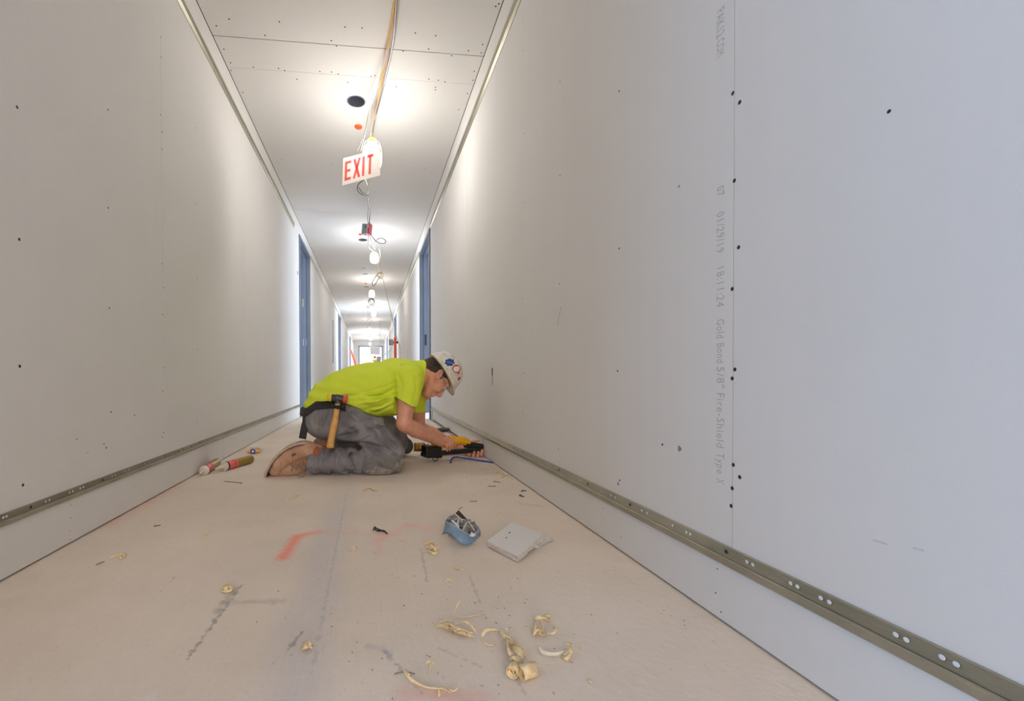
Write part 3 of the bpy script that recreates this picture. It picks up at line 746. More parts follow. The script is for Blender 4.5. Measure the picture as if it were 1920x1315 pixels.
# head
B.ell(Hd(.0, .048), (.096, .098, .076), .02, R=HR)
B.ell(Hd(.04, -.02), (.068, .085, .062), .025, R=HR)
for s in (-1, 1):
    B.cone(Hd(.0, -.045, .05 * s), Hd(.078, -.104, .018 * s), .022, .020, .02)
    B.ell(Hd(.078, -.034, .036 * s), (.024, .024, .020), .02, R=HR)              # cheek
    B.ell(Hd(.092, .026, .030 * s), (.016, .010, .024), .012, R=HR)               # brow
    B.ell(Hd(.110, .002, .037 * s), (.015, .011, .015), .008, 'sub', R=HR)        # socket
    B.ell(Hd(.0905, .001, .032 * s), (.0115, .0115, .0125), .003, R=HR)           # eyeball under its lids
    B.cone(Hd(.1025, .0045, .022 * s), Hd(.094, .0065, .045 * s), .003, .0028, .003)
    B.ell(Hd(.123, -.041, .011 * s), (.010, .007, .0065), .005, R=HR)              # nostril wing
    EL = hu * .85 - hf * .53; ES = hf * .85 + hu * .53; ER = (ES, EL, hs)
    ec = Hd(.000, .000, 0)
    def Ea(a, l, q): return ec + ES * a + EL * l + hs * q * s
    B.ell(Ea(0, .002, .076), (.0175, .031, .010), .004, R=ER)                      # ear
    B.ell(Ea(.001, -.024, .077), (.010, .011, .008), .004, R=ER)                  # lobe
    B.ell(Ea(.003, .002, .087), (.0095, .020, .008), .004, 'sub', R=ER)
    B.chain([Ea(.012, .018, .083), Ea(.002, .031, .085), Ea(-.012, .022, .085), Ea(-.016, .002, .084), Ea(-.010, -.016, .082)], [.0035] * 5, .003)
    B.cone(Ea(-.004, .014, .081), Ea(-.003, -.010, .081), .0035, .003, .003)
    B.ell(Ea(.014, -.006, .080), (.005, .007, .004), .003, R=ER)
B.cone(Hd(.078, -.105), Hd(.096, -.106), .026, .021, .018)                         # chin
B.ell(Hd(.092, -.062), (.022, .030, .030), .015, R=HR)                             # muzzle
B.ell(Hd(.098, -.026), (.026, .034, .017), .012, R=HR)
B.chain([Hd(.097, .018), Hd(.109, -.008), Hd(.129, -.033)], [.0095, .0095, .0100], .010)   # nose
B.cone(Hd(.128, -.038), Hd(.114, -.052), .009, .010, .008)
B.cone(Hd(.112, -.0665, -.016), Hd(.112, -.0665, .016), .0055, .0055, .005)
B.cone(Hd(.110, -.0795, -.013), Hd(.110, -.0795, .013), .006, .006, .005)
B.cone(Hd(.1195, -.073, -.022), Hd(.1195, -.073, .022), .0022, .0022, .002, mode='sub')
B.cone(Hd(.108, -.073, -.027), Hd(.100, -.074, -.030), .003, .002, .003, mode='sub'); B.cone(Hd(.108, -.073, .027), Hd(.100, -.074, .030), .003, .002, .003, mode='sub')
B.groove([Hd(-.030, -.055, .062), Hd(.010, -.095, .050), Hd(.055, -.128, .030)], .012, .008); B.groove([Hd(-.030, -.055, -.062), Hd(.010, -.095, -.050), Hd(.055, -.128, -.030)], .012, .008)
B.groove([Hd(.112, -.045, .022), Hd(.104, -.070, .034)], .006, .003)
# near (right) hand on the tool's handle
e1 = np.array([.85, .50, 0]); e1 /= np.linalg.norm(e1)
def NY(px): return 2.60 + .15 * (px - 800) / 107
def N_(px, py, dy=0): return J(px, py, NY(px) + dy)
pN = N_(836, 828, -.012)
B.cone(wrN, pN, .027, .026, .012, sc=1.15)
B.ell(pN + [.012, .0, -.004], (.040, .032, .021), .012)
for i, (kx, ky, mx, my, tx, ty, dy, L_) in enumerate([(846, 824, 852, 829, 853, 837, -.030, 1), (843, 827, 848, 832, 848, 841, -.040, 1), (839, 829, 843, 835, 843, 844, -.046, 1), (835, 831, 838, 837, 838, 845, -.048, .9)]):
    k_, m_, t_ = N_(kx, ky, dy * .55), N_(mx, my, dy * 1.15), N_(tx, ty, dy * .95)
    B.chain([pN * .5 + k_ * .5, k_, m_, t_], [.0125, .0105, .0092, .0074], .004)
B.chain([N_(832, 826, .012), N_(843, 820, .022), N_(855, 822, .018)], [.014, .0115, .009], .006)      # thumb over the top
# far (left) hand closed round the nose of the tool by the wall
pF = J(880, 847, 2.775)
B.cone(wrF, pF, .028, .028, .012, sc=1.1); B.ell(pF + [.015, -.005, 0], (.040, .022, .034), .012)
for i, (x0, x1_, y1_) in enumerate([(882, 879, 855), (888, 887, 857), (894, 895, 857), (900, 902, 854)]):
    a_, b_, c_ = J(x0, 850 - i * .3, 2.765), J(x1_, y1_ - 1, 2.725 - i * .002), J(x1_ + 2, y1_ - 9, 2.705 + i * .004)
    B.chain([pF * .4 + a_ * .6, a_, b_, c_], [.0135, .0120, .0108, .0088], .003)
B.chain([J(876, 836, 2.79), J(886, 829, 2.76), J(897, 826, 2.735)], [.014, .011, .0085], .006)
me = B.mesh('body'); body = link('body', me, M_SKIN, WK, smooth=True); body['label'] = 'bare arms, neck and face turned down to the tool'
del B

from mathutils.bvhtree import BVHTree
def bvh(o):
    vs = [v.co + root_loc(o) for v in o.data.vertices]; return BVHTree.FromPolygons(vs, [tuple(p.vertices) for p in o.data.polygons])
CAMP = Vector((0, 0, CH))
def on(b, px, py, lift=.0015):
    d = (P(px, py, Y=2.0) - CAMP).normalized(); h_ = b.ray_cast(CAMP, d)
    return (h_[0] + h_[1] * lift, h_[1]) if h_[0] is not None else None
# ---- shirt
_H = [(573, 768), (593, 754), (623, 751), (651, 757), (671, 765), (688, 777), (706, 783), (742, 784)]
HEMX = [J(a, b, 2.4)[0] for a, b in _H]
HEMZ = [J(a, b, 2.4)[2] for a, b in _H]
def hemz(x): return np.interp(x, HEMX, HEMZ).astype(np.float32)
S = Field((-.42, 2.22, .20), (.50, 2.95, .70), .0026)
fold = wave(3, 55, 5, .0016); fold2 = wave(11, 26, 4, .0035)
def drape(x, y, z):        # long shallow folds running from armpit to waist
    q = (z - .50) + .35 * (x - .20)
    return fold(x, y, z) + fold2(x, y, z) - .0035 * np.sin(q * 95 + 1.6 * np.sin(x * 14)) * np.clip((.25 - x) * 3.5, 0, 1) * np.clip((.56 - z) * 8, 0, 1)
S.chain([J(604, 778, 2.55), J(622, 757, 2.55), J(645, 742, 2.55), J(675, 733, 2.56), J(710, 727, 2.56), J(740, 719, 2.57), J(762, 711, 2.57)], [.112, .128, .137, .142, .143, .134, .112], .05, sc=1.28, disp=drape)
S.cone(J(670, 752, 2.54), J(735, 752, 2.53), .095, .085, .05, sc=1.5)           # cloth hanging at the belly
S.cone(J(752, 712, 2.57), shN + [-.008, .01, 0], .10, .078, .04); S.cone(J(752, 712, 2.57), shF, .10, .078, .04)
slN = J(762, 752, 2.375)
S.chain([shN + [.0, 0, -.002], slN], [.082, .070], .022, disp=fold)
slF = J(777, 770, 2.80)
S.chain([shF, slF], [.080, .070], .022, disp=fold)
S.cone(J(768, 706, 2.57), Hd(-.055, -.062), .078, .066, .03)                      # neck band
# wrinkles at the armpit
for pts, w_, am in (([(742, 716), (722, 726), (694, 734), (668, 738)], .009, .006), ([(741, 728), (718, 742), (690, 748)], .009, .007), ([(741, 738), (712, 744), (676, 742), (640, 742)], .008, .006),
                    ([(740, 748), (716, 762), (690, 766)], .010, .007), ([(736, 700), (738, 722), (740, 745)], .008, .008), ([(735, 760), (705, 774), (680, 768)], .010, .006),
                    ([(742, 722), (716, 734), (684, 742)], .008, -.005), ([(741, 734), (708, 752), (672, 756)], .009, -.006), ([(738, 752), (712, 768), (688, 772)], .010, -.005),
                    ([(602, 752), (622, 742), (650, 738)], .010, -.004), ([(596, 758), (612, 742), (640, 728)], .010, .004), ([(745, 700), (752, 722), (750, 742)], .009, .004), ([(775, 700), (778, 726), (772, 752)], .010, .004)):
    S.groove([J(x, y, 2.40 if x > 735 else 2.385) for x, y in pts], w_ * 1.05, am * 1.15, 2.52)
# open ends: hem, sleeves, collar
hN = (elN - shN) / np.linalg.norm(elN - shN); hN2 = hN + np.array([.38, 0, .1]); hN2 /= np.linalg.norm(hN2)
def near_cut(x, y, z, c, nrm, R_=.13):
    d = (x - c[0]) * nrm[0] + (y - c[1]) * nrm[1] + (z - c[2]) * nrm[2]
    return d
cN = J(761, 756, 2.37); cF = J(782, 784, 2.80); nN = np.array([.42, .0, -.90]) * -1
nN = np.array([-.50, 0, -.86]); nF = np.array([.1, .1, -.98])
def sleeves(x, y, z):
    a = np.where((y < 2.455) & (x > .13), (x - cN[0]) * nN[0] + (z - cN[2]) * nN[2], -1)
    b = np.where((y > 2.68) & (x > .13), (x - cF[0]) * nF[0] + (z - cF[2]) * nF[2], -1)
    return np.maximum(a, b)
S.cut(sleeves)
S.cut(lambda x, y, z: (hemz(x) - z) + 0 * y)
S.cone(slN * 1.0, elN, .060, .062, .004, mode='sub'); S.cone(slF, elF, .058, .06, .004, mode='sub')
S.cone(J(790, 703, 2.575), Hd(-.02, -.02), .063, .063, .004, mode='sub')
nc = (Hd(-.02, -.02) - J(768, 706, 2.57)); nc /= np.linalg.norm(nc); cc = J(795, 702, 2.575)
S.cut(lambda x, y, z: np.where((y > 2.47) & (y < 2.69) & (x > .1), (x - cc[0]) * .90 + (z - cc[2]) * -.12 + 0 * y, -1))
me = S.mesh('shirt'); link('shirt', me, M_SHIRT, WK, smooth=True)
del S

# ---- trousers
T_ = Field((-.42, 2.17, .0), (.42, 3.0, .47), .0026)
cf = wave(21, 75, 7, .0036); cf2 = wave(5, 28, 4, .0050)
def cloth(x, y, z): return cf(x, y, z) + cf2(x, y, z)
def shin_f(x, y, z):       # bunched cuff and cross folds
    return cloth(x, y, z) - .0055 * np.sin(x * 78 + 3.2 * z * 10 + 1.4 * np.sin(z * 40)) * np.clip((.12 - x) * 6, 0, 1)
def thigh_f(x, y, z): return cloth(x, y, z) - .004 * np.sin((x * .55 + z * .9) * 85 + 1.5 * np.sin(x * 22)) * np.clip((x + .16) * 6, 0, 1)
T_.ell(pel + [.0, 0, -.005], (.135, .185, .120), .03)
T_.ell(J(606, 788, 2.45), (.105, .095, .105), .03); T_.ell(J(612, 788, 2.66), (.105, .095, .105), .03)
T_.cone(pel, wai, .118, .10, .03, sc=1.3)
T_.cone(hipN, J(690, 806, 2.39), .112, .100, .03, disp=thigh_f); T_.cone(J(690, 806, 2.39), knN + [.0, 0, .012], .100, .074, .02, disp=thigh_f)
T_.cone(hipF, J(715, 800, 2.76), .110, .092, .03, disp=thigh_f); T_.cone(J(715, 800, 2.76), knF, .092, .066, .02, disp=cloth)
T_.cone(knN, J(676, 862, 2.34), .070, .068, .008, disp=shin_f); T_.cone(J(676, 862, 2.34), J(596, 863, 2.345), .066, .074, .008, disp=shin_f)
T_.cone(knF, anF, .066, .06, .01, disp=cloth)
for pts, yy, w_, am in (
    ([(622, 840), (650, 838), (676, 833), (700, 836), (722, 842), (742, 852)], 2.27, .012, .030),
    ([(636, 822), (660, 816), (684, 802)], 2.285, .012, .012), ([(648, 830), (672, 824), (698, 812)], 2.28, .010, -.009),
    ([(684, 803), (702, 812), (707, 830)], 2.28, .010, .012), ([(700, 797), (716, 806), (726, 822), (746, 842)], 2.28, .010, .010), ([(708, 795), (728, 808), (744, 830), (752, 850)], 2.28, .010, -.009),
    ([(692, 806), (714, 802), (734, 806)], 2.29, .009, .008), ([(712, 812), (720, 830), (738, 846)], 2.28, .008, -.007),
    ([(592, 772), (586, 790), (594, 812)], 2.34, .010, .007), ([(604, 770), (600, 790), (606, 812)], 2.33, .010, -.006), ([(618, 770), (612, 790), (604, 806)], 2.32, .010, .007),
    ([(645, 766), (650, 782), (668, 792)], 2.31, .010, .008), ([(655, 770), (680, 782), (702, 784)], 2.32, .010, -.007), ([(640, 800), (660, 806), (682, 796)], 2.29, .010, .007), ([(632, 816), (650, 806), (668, 794)], 2.29, .010, -.006),
    ([(606, 842), (611, 856), (606, 872), (612, 890)], 2.275, .010, .010), ([(618, 842), (612, 860), (618, 880)], 2.275, .009, -.008), ([(628, 840), (618, 852), (613, 866), (622, 892)], 2.27, .010, .016),
    ([(636, 846), (630, 862), (634, 884)], 2.27, .010, -.009), ([(648, 884), (640, 874), (636, 862)], 2.27, .009, .005), ([(660, 842), (654, 866), (646, 886)], 2.27, .010, .008), ([(672, 848), (656, 856), (664, 884)], 2.265, .010, .013),
    ([(640, 888), (670, 884)], 2.27, .010, .007), ([(590, 846), (596, 866), (590, 884)], 2.28, .009, .007)):
    T_.groove([J(x, y, yy) for x, y in pts], w_ * .92, max(-.016, min(am, .012) * 1.5), 2.42)
for pts in ([(655, 768), (676, 790), (700, 775)], [(676, 790), (664, 800)], [(702, 800), (722, 822), (738, 840)], [(690, 808), (712, 800)]):
    T_.groove([J(*q, 2.305) for q in pts], .004, .003, 2.42)
T_.cone(J(570, 860, 2.35), J(592, 860, 2.35), .062, .052, .004, mode='sub')      # cuff opening
T_.cut(lambda x, y, z: (.004 - z) + 0 * x + 0 * y)
T_.cut(lambda x, y, z: (z - hemz(x) - .004) + 0 * y)
T_.cut(lambda x, y, z: np.where((z < .16) & (y < 2.5), J(578, 860, 2.34)[0] + .25 * (z - .10) - x, -1) + 0 * y)
me = T_.mesh('trousers'); tr_o = link('trousers', me, M_TROU, WK, smooth=True)
del T_
# stitch lines and a worn spot on the trousers
M_ST = mat('pale_stitching', (170, 158, 146), rough=.9)
BT = bvh(tr_o)
for pts in ([(655, 767), (663, 780), (672, 788), (684, 781), (697, 772)], [(703, 790), (716, 806), (730, 826)], [(581, 872), (592, 875), (606, 872)], [(636, 800), (640, 812)]):
    q = [on(BT, *p_) for p_ in pts]; q = [v[0] for v in q if v]
    if len(q) > 1: obj('seam', MB().tube(spline(q, 4), .0011, 5), M_ST, WK)
q = on(BT, 594, 799, .0008)
if q:
    n_ = q[1]; u_ = Vector((0, 0, 1)).cross(n_).normalized(); v_ = n_.cross(u_)
    obj('worn_patch', MB().prism([q[0] + u_ * a - v_ * c for a, c in ((-.010, 0), (-.003, -.020), (.006, -.012), (.010, .006), (.002, .018), (-.007, .012))], n_ * .0012), mat('worn_cloth', (178, 160, 146), rough=.95), WK, label='pale worn patch on the seat')

# ---- belt with its loose end
Bf = Field((-.42, 2.26, .22), (.20, 2.9, .50), .0028)
Bf.ell(pel + [.0, 0, -.005], (.141, .192, .128), .03); Bf.cone(J(606, 775, 2.55), J(650, 737, 2.56), .128, .146, .03, sc=1.28)
Bf.ell(J(606, 788, 2.45), (.112, .102, .112), .03); Bf.cone(hipN, J(690, 806, 2.39), .120, .108, .03)
Bf.cut(lambda x, y, z: np.abs(z - hemz(x) + .018) - .023 + 0 * y)
Bf.cut(lambda x, y, z: x - J(645, 0, 2.4)[0] + 0 * y + 0 * z)
me = Bf.mesh('belt'); link('belt', me, mat('belt_black', (38, 37, 38), rough=.65, bump=.2), WK, smooth=True)
obj('belt_end', MB().ribbon(spline([J(580, 776, 2.40), J(575, 787, 2.40), J(571, 802, 2.40), J(567, 823, 2.40)], 5), (1, -.1, .25), .040, .0016), bpy.data.materials['belt_black'], WK, label='loose black belt end hanging down')

# ---- knee pads
K = Field((-.10, 2.18, .0), (.40, 2.98, .20), .0022)
K.cone(J(694, 866, 2.335), J(734, 862, 2.33), .074, .072, .01, disp=cf); K.groove([J(672, 846, 2.27), J(667, 866, 2.255), (J(674, 888, 2.265))], .008, -.008, 2.40); K.groove([J(678, 862, 2.26), J(700, 850, 2.255), J(730, 850, 2.26)], .006, -.005, 2.40)
me = K.mesh('pad_sleeve')
kp = link('knee_pad', me, mat('pad_cloth', (120, 118, 118), rough=.95, var=.1, scale=40, bump=.4), WK, smooth=True); kp['label'] = 'grey cloth knee pad round the near knee'
K = Field((-.10, 2.15, .0), (.45, 2.98, .20), .0020)
K.ell(J(712, 880, 2.285), (.084, .020, .036), .006); K.ell(J(746, 868, 2.305), (.036, .042, .048), .006); K.groove([J(748, 848, 2.27), J(760, 862, 2.27), J(760, 880, 2.27)], .005, .006, 2.40); K.groove([J(738, 852, 2.26), J(750, 864, 2.26), J(750, 884, 2.26)], .005, .006, 2.40)
for i in range(7):
    a = J(688 + i * 8, 868, 2.262); b_ = J(684 + i * 8.5, 893, 2.262); K.cone(a, b_, .0022, .0022, .003, mode='sub')
K.cone(J(682, 880, 2.262), J(742, 878, 2.262), .002, .002, .003, mode='sub')
K.cone(J(738, 846, 2.27), J(764, 872, 2.30), .004, .004, .004, mode='sub')
K.cut(lambda x, y, z: (.001 - z) + 0 * x + 0 * y)
me = K.mesh('pad_cap'); c_ = link('cap', me, M_PAD, kp, smooth=True, world=True); c_['label'] = 'dusty ridged rubber cap'
K = Field((.15, 2.7, .0), (.45, 2.98, .20), .0024)
K.ell(knF + [.035, -.01, -.012], (.045, .055, .052), .01); K.cut(lambda x, y, z: (.001 - z) + 0 * x + 0 * y)
link('knee_pad', K.mesh('kp2'), mat('pad_dark', (88, 84, 84), rough=.95, bump=.3), WK, smooth=True)['label'] = 'dark pad on the far knee'

# ---- boots
def Bc(px, py, dy=0): return J(px, py, 2.345 + dy)
Bo = Field((-.64, 2.20, 0), (-.20, 2.50, .24), .0022)
Bo.chain([Bc(577, 843), Bc(560, 848), Bc(541, 857), Bc(526, 869), Bc(517, 881)], [.042, .044, .045, .043, .036], .02, sc=1.08)
Bo.chain([Bc(577, 845), Bc(590, 850), Bc(604, 853)], [.046, .047, .046], .02)
Bo.chain([Bc(590, 862), Bc(570, 872), Bc(548, 883), Bc(530, 886)], [.032, .030, .028, .028], .02)
for pts, w_, am in (([(541, 838), (548, 852), (546, 868)], .0035, .0035), ([(524, 856), (528, 872), (522, 890)], .0035, .0035), ([(546, 868), (534, 876), (522, 892)], .0035, .004), ([(552, 850), (562, 866), (556, 880)], .0035, .003), ([(520, 862), (530, 858), (544, 852)], .006, .002), ([(575, 838), (562, 854), (556, 872)], .0035, .003)):
    Bo.groove([Bc(x, y, -.055) for x, y in pts], w_ * 1.6, am)
Bo.warp(wave(31, 120, 4, .0010))
Bo.cut(lambda x, y, z: (.0012 - z) + 0 * x + 0 * y)
bo = link('boot', Bo.mesh('boot'), M_LEATHER, WK, smooth=True); bo['label'] = 'near tan leather lace-up boot, sole up and toe down'
Kc = Field((-.46, 2.22, 0), (-.22, 2.48, .22), .0022)
Kc.chain([Bc(574, 846), Bc(590, 850), Bc(604, 853)], [.0475, .0495, .048], .01); Kc.cut(lambda x, y, z: J(578, 0, 2.33)[0] - x + .35 * (z - .12) + 0 * y)
ac = link('ankle_panel', Kc.mesh('ankle'), mat('rust_leather', (158, 84, 52), rough=.7, bump=.25, bscale=160), bo, smooth=True); ac['label'] = 'rust brown ankle of the boot'
sc_ = spline([Bc(577, 828), Bc(569, 828), Bc(556, 830), Bc(538, 838), Bc(520, 852), Bc(506, 872), Bc(499, 888), Bc(500, 896)], 4)
def sole_rings(n0, n1, k):
    R_ = []; N2 = len(sc_)
    for i, p in enumerate(sc_):
        t = (sc_[min(N2 - 1, i + 1)] - sc_[max(0, i - 1)]).normalized(); u = i / (N2 - 1)
        nn = Vector((t.z, 0, -t.x)); nn = -nn if nn.dot(Vector((.6, 0, -.7))) < 0 else nn
        w = float(np.interp(u, [0, .05, .25, .45, .65, .8, .93, 1], [.026, .037, .041, .040, .048, .049, .040, .022])) * k
        sd = Vector((0, 1, 0)); R_.append([p + nn * a + sd * b_ for a, b_ in ((n0, -w), (n0, w), (n1, w), (n1, -w))])
    for r in R_:
        for v in r: v.z = max(v.z, .001)
    return R_
so = obj('sole', MB().rings(sole_rings(0, .0115, 1)), M_SOLE, bo, bevel=.003)
obj('welt', MB().rings(sole_rings(.0115, .015, .965)), mat('welt_dark', (92, 66, 50), rough=.8), bo)
tr = MB(); st_ = sole_rings(-.002, .002, .8)
for i in range(2, len(st_) - 2, 2):
    a4, b4 = st_[i], st_[i + 1]; tr.rings([a4, b4])
obj('tread', tr, M_SOLE, bo)['kind'] = 'stuff'
M_LACE = mat('lace', (146, 120, 102), rough=.8)
la = MB(); pts = []
for i in range(9):
    x_ = 546 + i * 4.4; y_ = 880 - i * 1.6 + (-5 if i % 2 else 4); pts.append(J(x_, y_, 2.30 - (.0 if i % 2 else .006)))
la.tube(spline(pts, 4), .0028, 6)
BB = bvh(bo); M_SEAM = mat('seam_brown', (158, 118, 92), rough=.8)
for pts_ in ([(541, 842), (547, 852), (549, 864), (545, 874)], [(523, 857), (527, 868), (527, 880), (522, 892)], [(546, 868), (535, 874), (526, 884), (521, 895)], [(553, 842), (560, 852), (566, 862), (562, 874)], [(548, 866), (558, 862), (568, 858), (578, 856)]):
    q_ = [on(BB, *p_, .0004) for p_ in pts_]; q_ = [v[0] for v in q_ if v]
    if len(q_) > 1: obj('stitch_line', MB().tube(spline(q_, 4), .0014, 5), M_SEAM, bo)
g0 = J(566, 880, 2.285)
la.tube(spline([pts[-4], g0, J(570, 884, 2.255), J(562, 886, 2.245), J(558, 891, 2.25), J(563, 895, 2.24), J(570, 893, 2.24), J(576, 886, 2.25), J(583, 882, 2.26)], 6), .0021, 6)
obj('laces', la, M_LACE, bo)
for i in range(5): obj('eyelet', MB().ell(J(547 + i * 7, 874 - i * 3, 2.292), (.0035,) * 3, 8, 6), M_LACE, bo)
q_ = J(551, 853, 2.293); obj('side_label', MB().obox(q_, (.010, 0, .006), (0, .0012, 0), (-.003, 0, .005)), mat('label_dark', (92, 78, 62), rough=.8), bo, label='small dark tag on the boot side')
bf = Field((-.45, 2.6, 0), (-.1, 2.95, .22), .003)
bf.chain([J(600, 838, 2.74), J(612, 828, 2.74), J(630, 838, 2.74)], [.036, .042, .045], .02); bf.cut(lambda x, y, z: .001 - z + 0 * x + 0 * y)
fb = link('boot', bf.mesh('boot'), M_LEATHER, WK, smooth=True); fb['label'] = 'far work boot half hidden behind the near one'
obj('sole', MB().tube([J(588, 838, 2.72), J(593, 829, 2.72), J(604, 818, 2.72)], [.016, .018, .016], 10), M_SOLE, fb, smooth=True)

# ---- hair
H = Field(HC0 - .16, HC0 + .17, .0026)
H.ell(Hd(-.004, .045), (.102, .102, .080), .01, R=HR)
H.cone(Hd(-.050, -.015, 0), Hd(-.055, -.045), .062, .058, .02)
hfr = wave(8, 260, 5, .0012)
H.warp(hfr)
def _fu(x, y, z): X_, Y_, Z_ = x - HC0[0], y - HC0[1], z - HC0[2]; return X_ * hf[0] + Y_ * hf[1] + Z_ * hf[2], X_ * hu[0] + Y_ * hu[1] + Z_ * hu[2]
def hairline(x, y, z):
    f, u = _fu(x, y, z); return np.maximum((-.004 + .80 * f) - u, f - .030 - np.clip(u, 0, 1) * .8)
H.cut(hairline)
H.ell(Hd(-.005, -.006, .088), (.026, .040, .026), .004, 'sub', R=HR); H.ell(Hd(-.005, -.006, -.088), (.026, .040, .026), .004, 'sub', R=HR)
H.cone(Hd(.022, .030, .074), Hd(.026, -.004, .071), .006, .003, .004); H.cone(Hd(.022, .030, -.074), Hd(.026, -.004, -.071), .006, .003, .004)
link('hair', H.mesh('hair'), mat('dark_hair', (66, 50, 42), rough=.7, bump=.4, bscale=300), WK, smooth=True)
# eyes and brows
M_EYE = mat('eye_dark', (60, 44, 38), rough=.3)
for s in (-1, 1):
    obj('eyebrow', MB().tube(spline([Hd(.107, .020, .014 * s), Hd(.106, .025, .028 * s), Hd(.094, .024, .044 * s)], 4), .0028, 6), mat('dark_hair', (0, 0, 0)), WK)
    obj('eye', MB().ell(Hd(.0955, -.0035, .033 * s), (.0075,) * 3, 10, 8), M_EYE, WK)

# ---- hard hat
hc = Hd(.008, .040); HT = math.radians(0)
tu = hu * math.cos(.07) - hf * math.sin(.07); tf = hf * math.cos(.07) + hu * math.sin(.07)   # tipped like the rim line
M_HAT = mat('hat_white', (236, 233, 226), rough=.45, c2=(206, 200, 188), scale=38, bump=.1)
AF, AS, AU = .127, .111, .128
def hat_r(th):                                    # rim stretch for the peak
    c = math.cos(th); return 1 + (.20 * max(0, c) ** 5)
def hat_p(th, v, off=0.0):
    """v 0 at rim .. 1 at crown"""
    ph = v * math.pi / 2; r = math.cos(ph) ** .92; z = math.sin(ph)
    if v < .10:
        k = 1 - v / .10; r = r * (1 + (hat_r(th) - 1) * k) + .045 * k; z = z - .04 * k - .07 * k * max(0, math.cos(th)) ** 4
    rid = .0022 * max(0, 1 - abs(math.sin(th)) / .10) * (1 if .25 < v < .97 else 0)
    o = off + rid
    return Vector(hc + tf * (AF + o) * r * math.cos(th) + hs * (AS + o) * r * math.sin(th) + tu * (AU + o) * z)
n, m = 64, 26
vs = [v / m for v in range(m)] + [.995]
R_ = [[hat_p(2 * math.pi * j / n, v) for j in range(n)] for v in vs]
Ri = [[hat_p(2 * math.pi * j / n, v, -.003) for j in range(n)] for v in reversed(vs)]
hat = obj('hard_hat', MB().rings(R_ + Ri, cap=True), M_HAT, WK, smooth=True, label='scuffed white hard hat with stickers')
obj('rim_edge', MB().rings([[hat_p(2 * math.pi * j / n, 0) * 1 + Vector(tu * q + (0 * tf)) for j in range(n)] for q in (-.0018, .0018)] + [[hat_p(2 * math.pi * j / n, 0, -.004) + Vector(tu * q) for j in range(n)] for q in (.0018, -.0018)], closed=True), mat('rim_yellow', (206, 186, 108), rough=.6), hat)
def band(r0, z0, z1, thick, nm, m_, tilt=0, sc_=1.0):
    R4 = []
    for (rr, zz) in ((r0, z0), (r0, z1), (r0 - thick, z1), (r0 - thick, z0)):
        R4.append([Vector(hc + tf * (.103 * rr) * math.cos(2 * math.pi * j / 48) + hs * (.086 * rr) * math.sin(2 * math.pi * j / 48) + tu * (zz - tilt * max(0, -math.cos(2 * math.pi * j / 48)) ** 2)) for j in range(48)])
    return obj(nm, MB().rings(R4, closed=True), m_, hat)
band(1.05, -.012, .012, .03, 'head_band', M_BLACK, .050)
band(1.18, -.004, .012, .12, 'foam_liner', mat('liner_dark', (44, 40, 38), rough=.9))
obj('ratchet_knob', MB().lathe(hc - tf * .106 + tu * -.052, -tf, [(-.004, .018), (.008, .018), (.012, .014), (.013, .001)], 16), M_BLACK, hat)
# stickers: patches laid on the dome
def dome_hit(px, py):
    o_ = np.array([0, 0, CH]) - hc; d = np.array(P(px, py, Y=2.5)) - np.array([0, 0, CH]); d /= np.linalg.norm(d)
    A = np.array([tf / (AF + .001), hs / (AS + .001), tu / (AU + .001)]); o2, d2 = A @ o_, A @ d
    a_, b_, c_ = d2 @ d2, o2 @ d2, o2 @ o2 - 1; D = b_ * b_ - a_ * c_
    return None if D < 0 else (np.array([0, 0, CH]) + d * (-b_ - math.sqrt(D)) / a_)
def sticker(px, py, shape, m_, lift=.0016, name='sticker', lab=None):
    """shape: list of (dx,dy) in photo pixels"""
    q = [dome_hit(px, py)] + [dome_hit(px + a, py + b_) for a, b_ in shape]
    if any(v is None for v in q): return
    def up(v, l):
        w_ = v - hc; A = np.array([w_ @ tf / AF ** 2, w_ @ hs / AS ** 2, w_ @ tu / AU ** 2]); nn = tf * A[0] + hs * A[1] + tu * A[2]; return Vector(v + nn / np.linalg.norm(nn) * l)
    k_ = len(shape); mb = MB(); c0 = up(q[0], lift); ring = [up(v, lift) for v in q[1:]]; mid = [up(dome_hit(px + a * .5, py + b_ * .5), lift) for a, b_ in shape]
    mb.add([c0] + mid + ring, [(0, 1 + i, 1 + (i + 1) % k_) for i in range(k_)] + [(1 + i, 1 + k_ + i, 1 + k_ + (i + 1) % k_, 1 + (i + 1) % k_) for i in range(k_)])
    o = obj(name, mb, m_, hat); o['label'] = lab or 'sticker'
def poly(n_, rx, ry, rot=0, star=0): return [(rx * (1 - star * (i % 2)) * math.cos(rot + 2 * math.pi * i / n_), ry * (1 - star * (i % 2)) * math.sin(rot + 2 * math.pi * i / n_)) for i in range(n_)]
M_SB = mat('sticker_blue', (44, 74, 140)); M_SR = mat('sticker_red', (206, 62, 52)); M_SW = mat('sticker_white', (232, 230, 226)); M_SD = mat('sticker_dark', (70, 62, 56))
sticker(843, 680, poly(14, 11.5, 9, .2, .18), M_SW, .0010, lab='white outline of the blue badge sticker')
sticker(843, 680, poly(14, 10, 7.8, .2, .20), M_SB, .0018, lab='blue notched badge sticker')
sticker(844, 680.5, [(-6, -2.4), (6, 1.2), (6, 2.6), (-6, -1)], mat('sticker_pale_blue', (150, 176, 214)), .0024, lab='pale line across the blue badge')
sticker(856, 692, poly(10, 8, 8, 0), M_SR, .0012, lab='red and white round sticker'); sticker(855.5, 692.5, poly(10, 6, 5.6, 0), M_SW, .0020, lab='white centre of the round sticker')
sticker(859, 699, [(-3, -2), (1, -2), (3, 2), (-1, 3)], M_SR, .0026, lab='red flash')
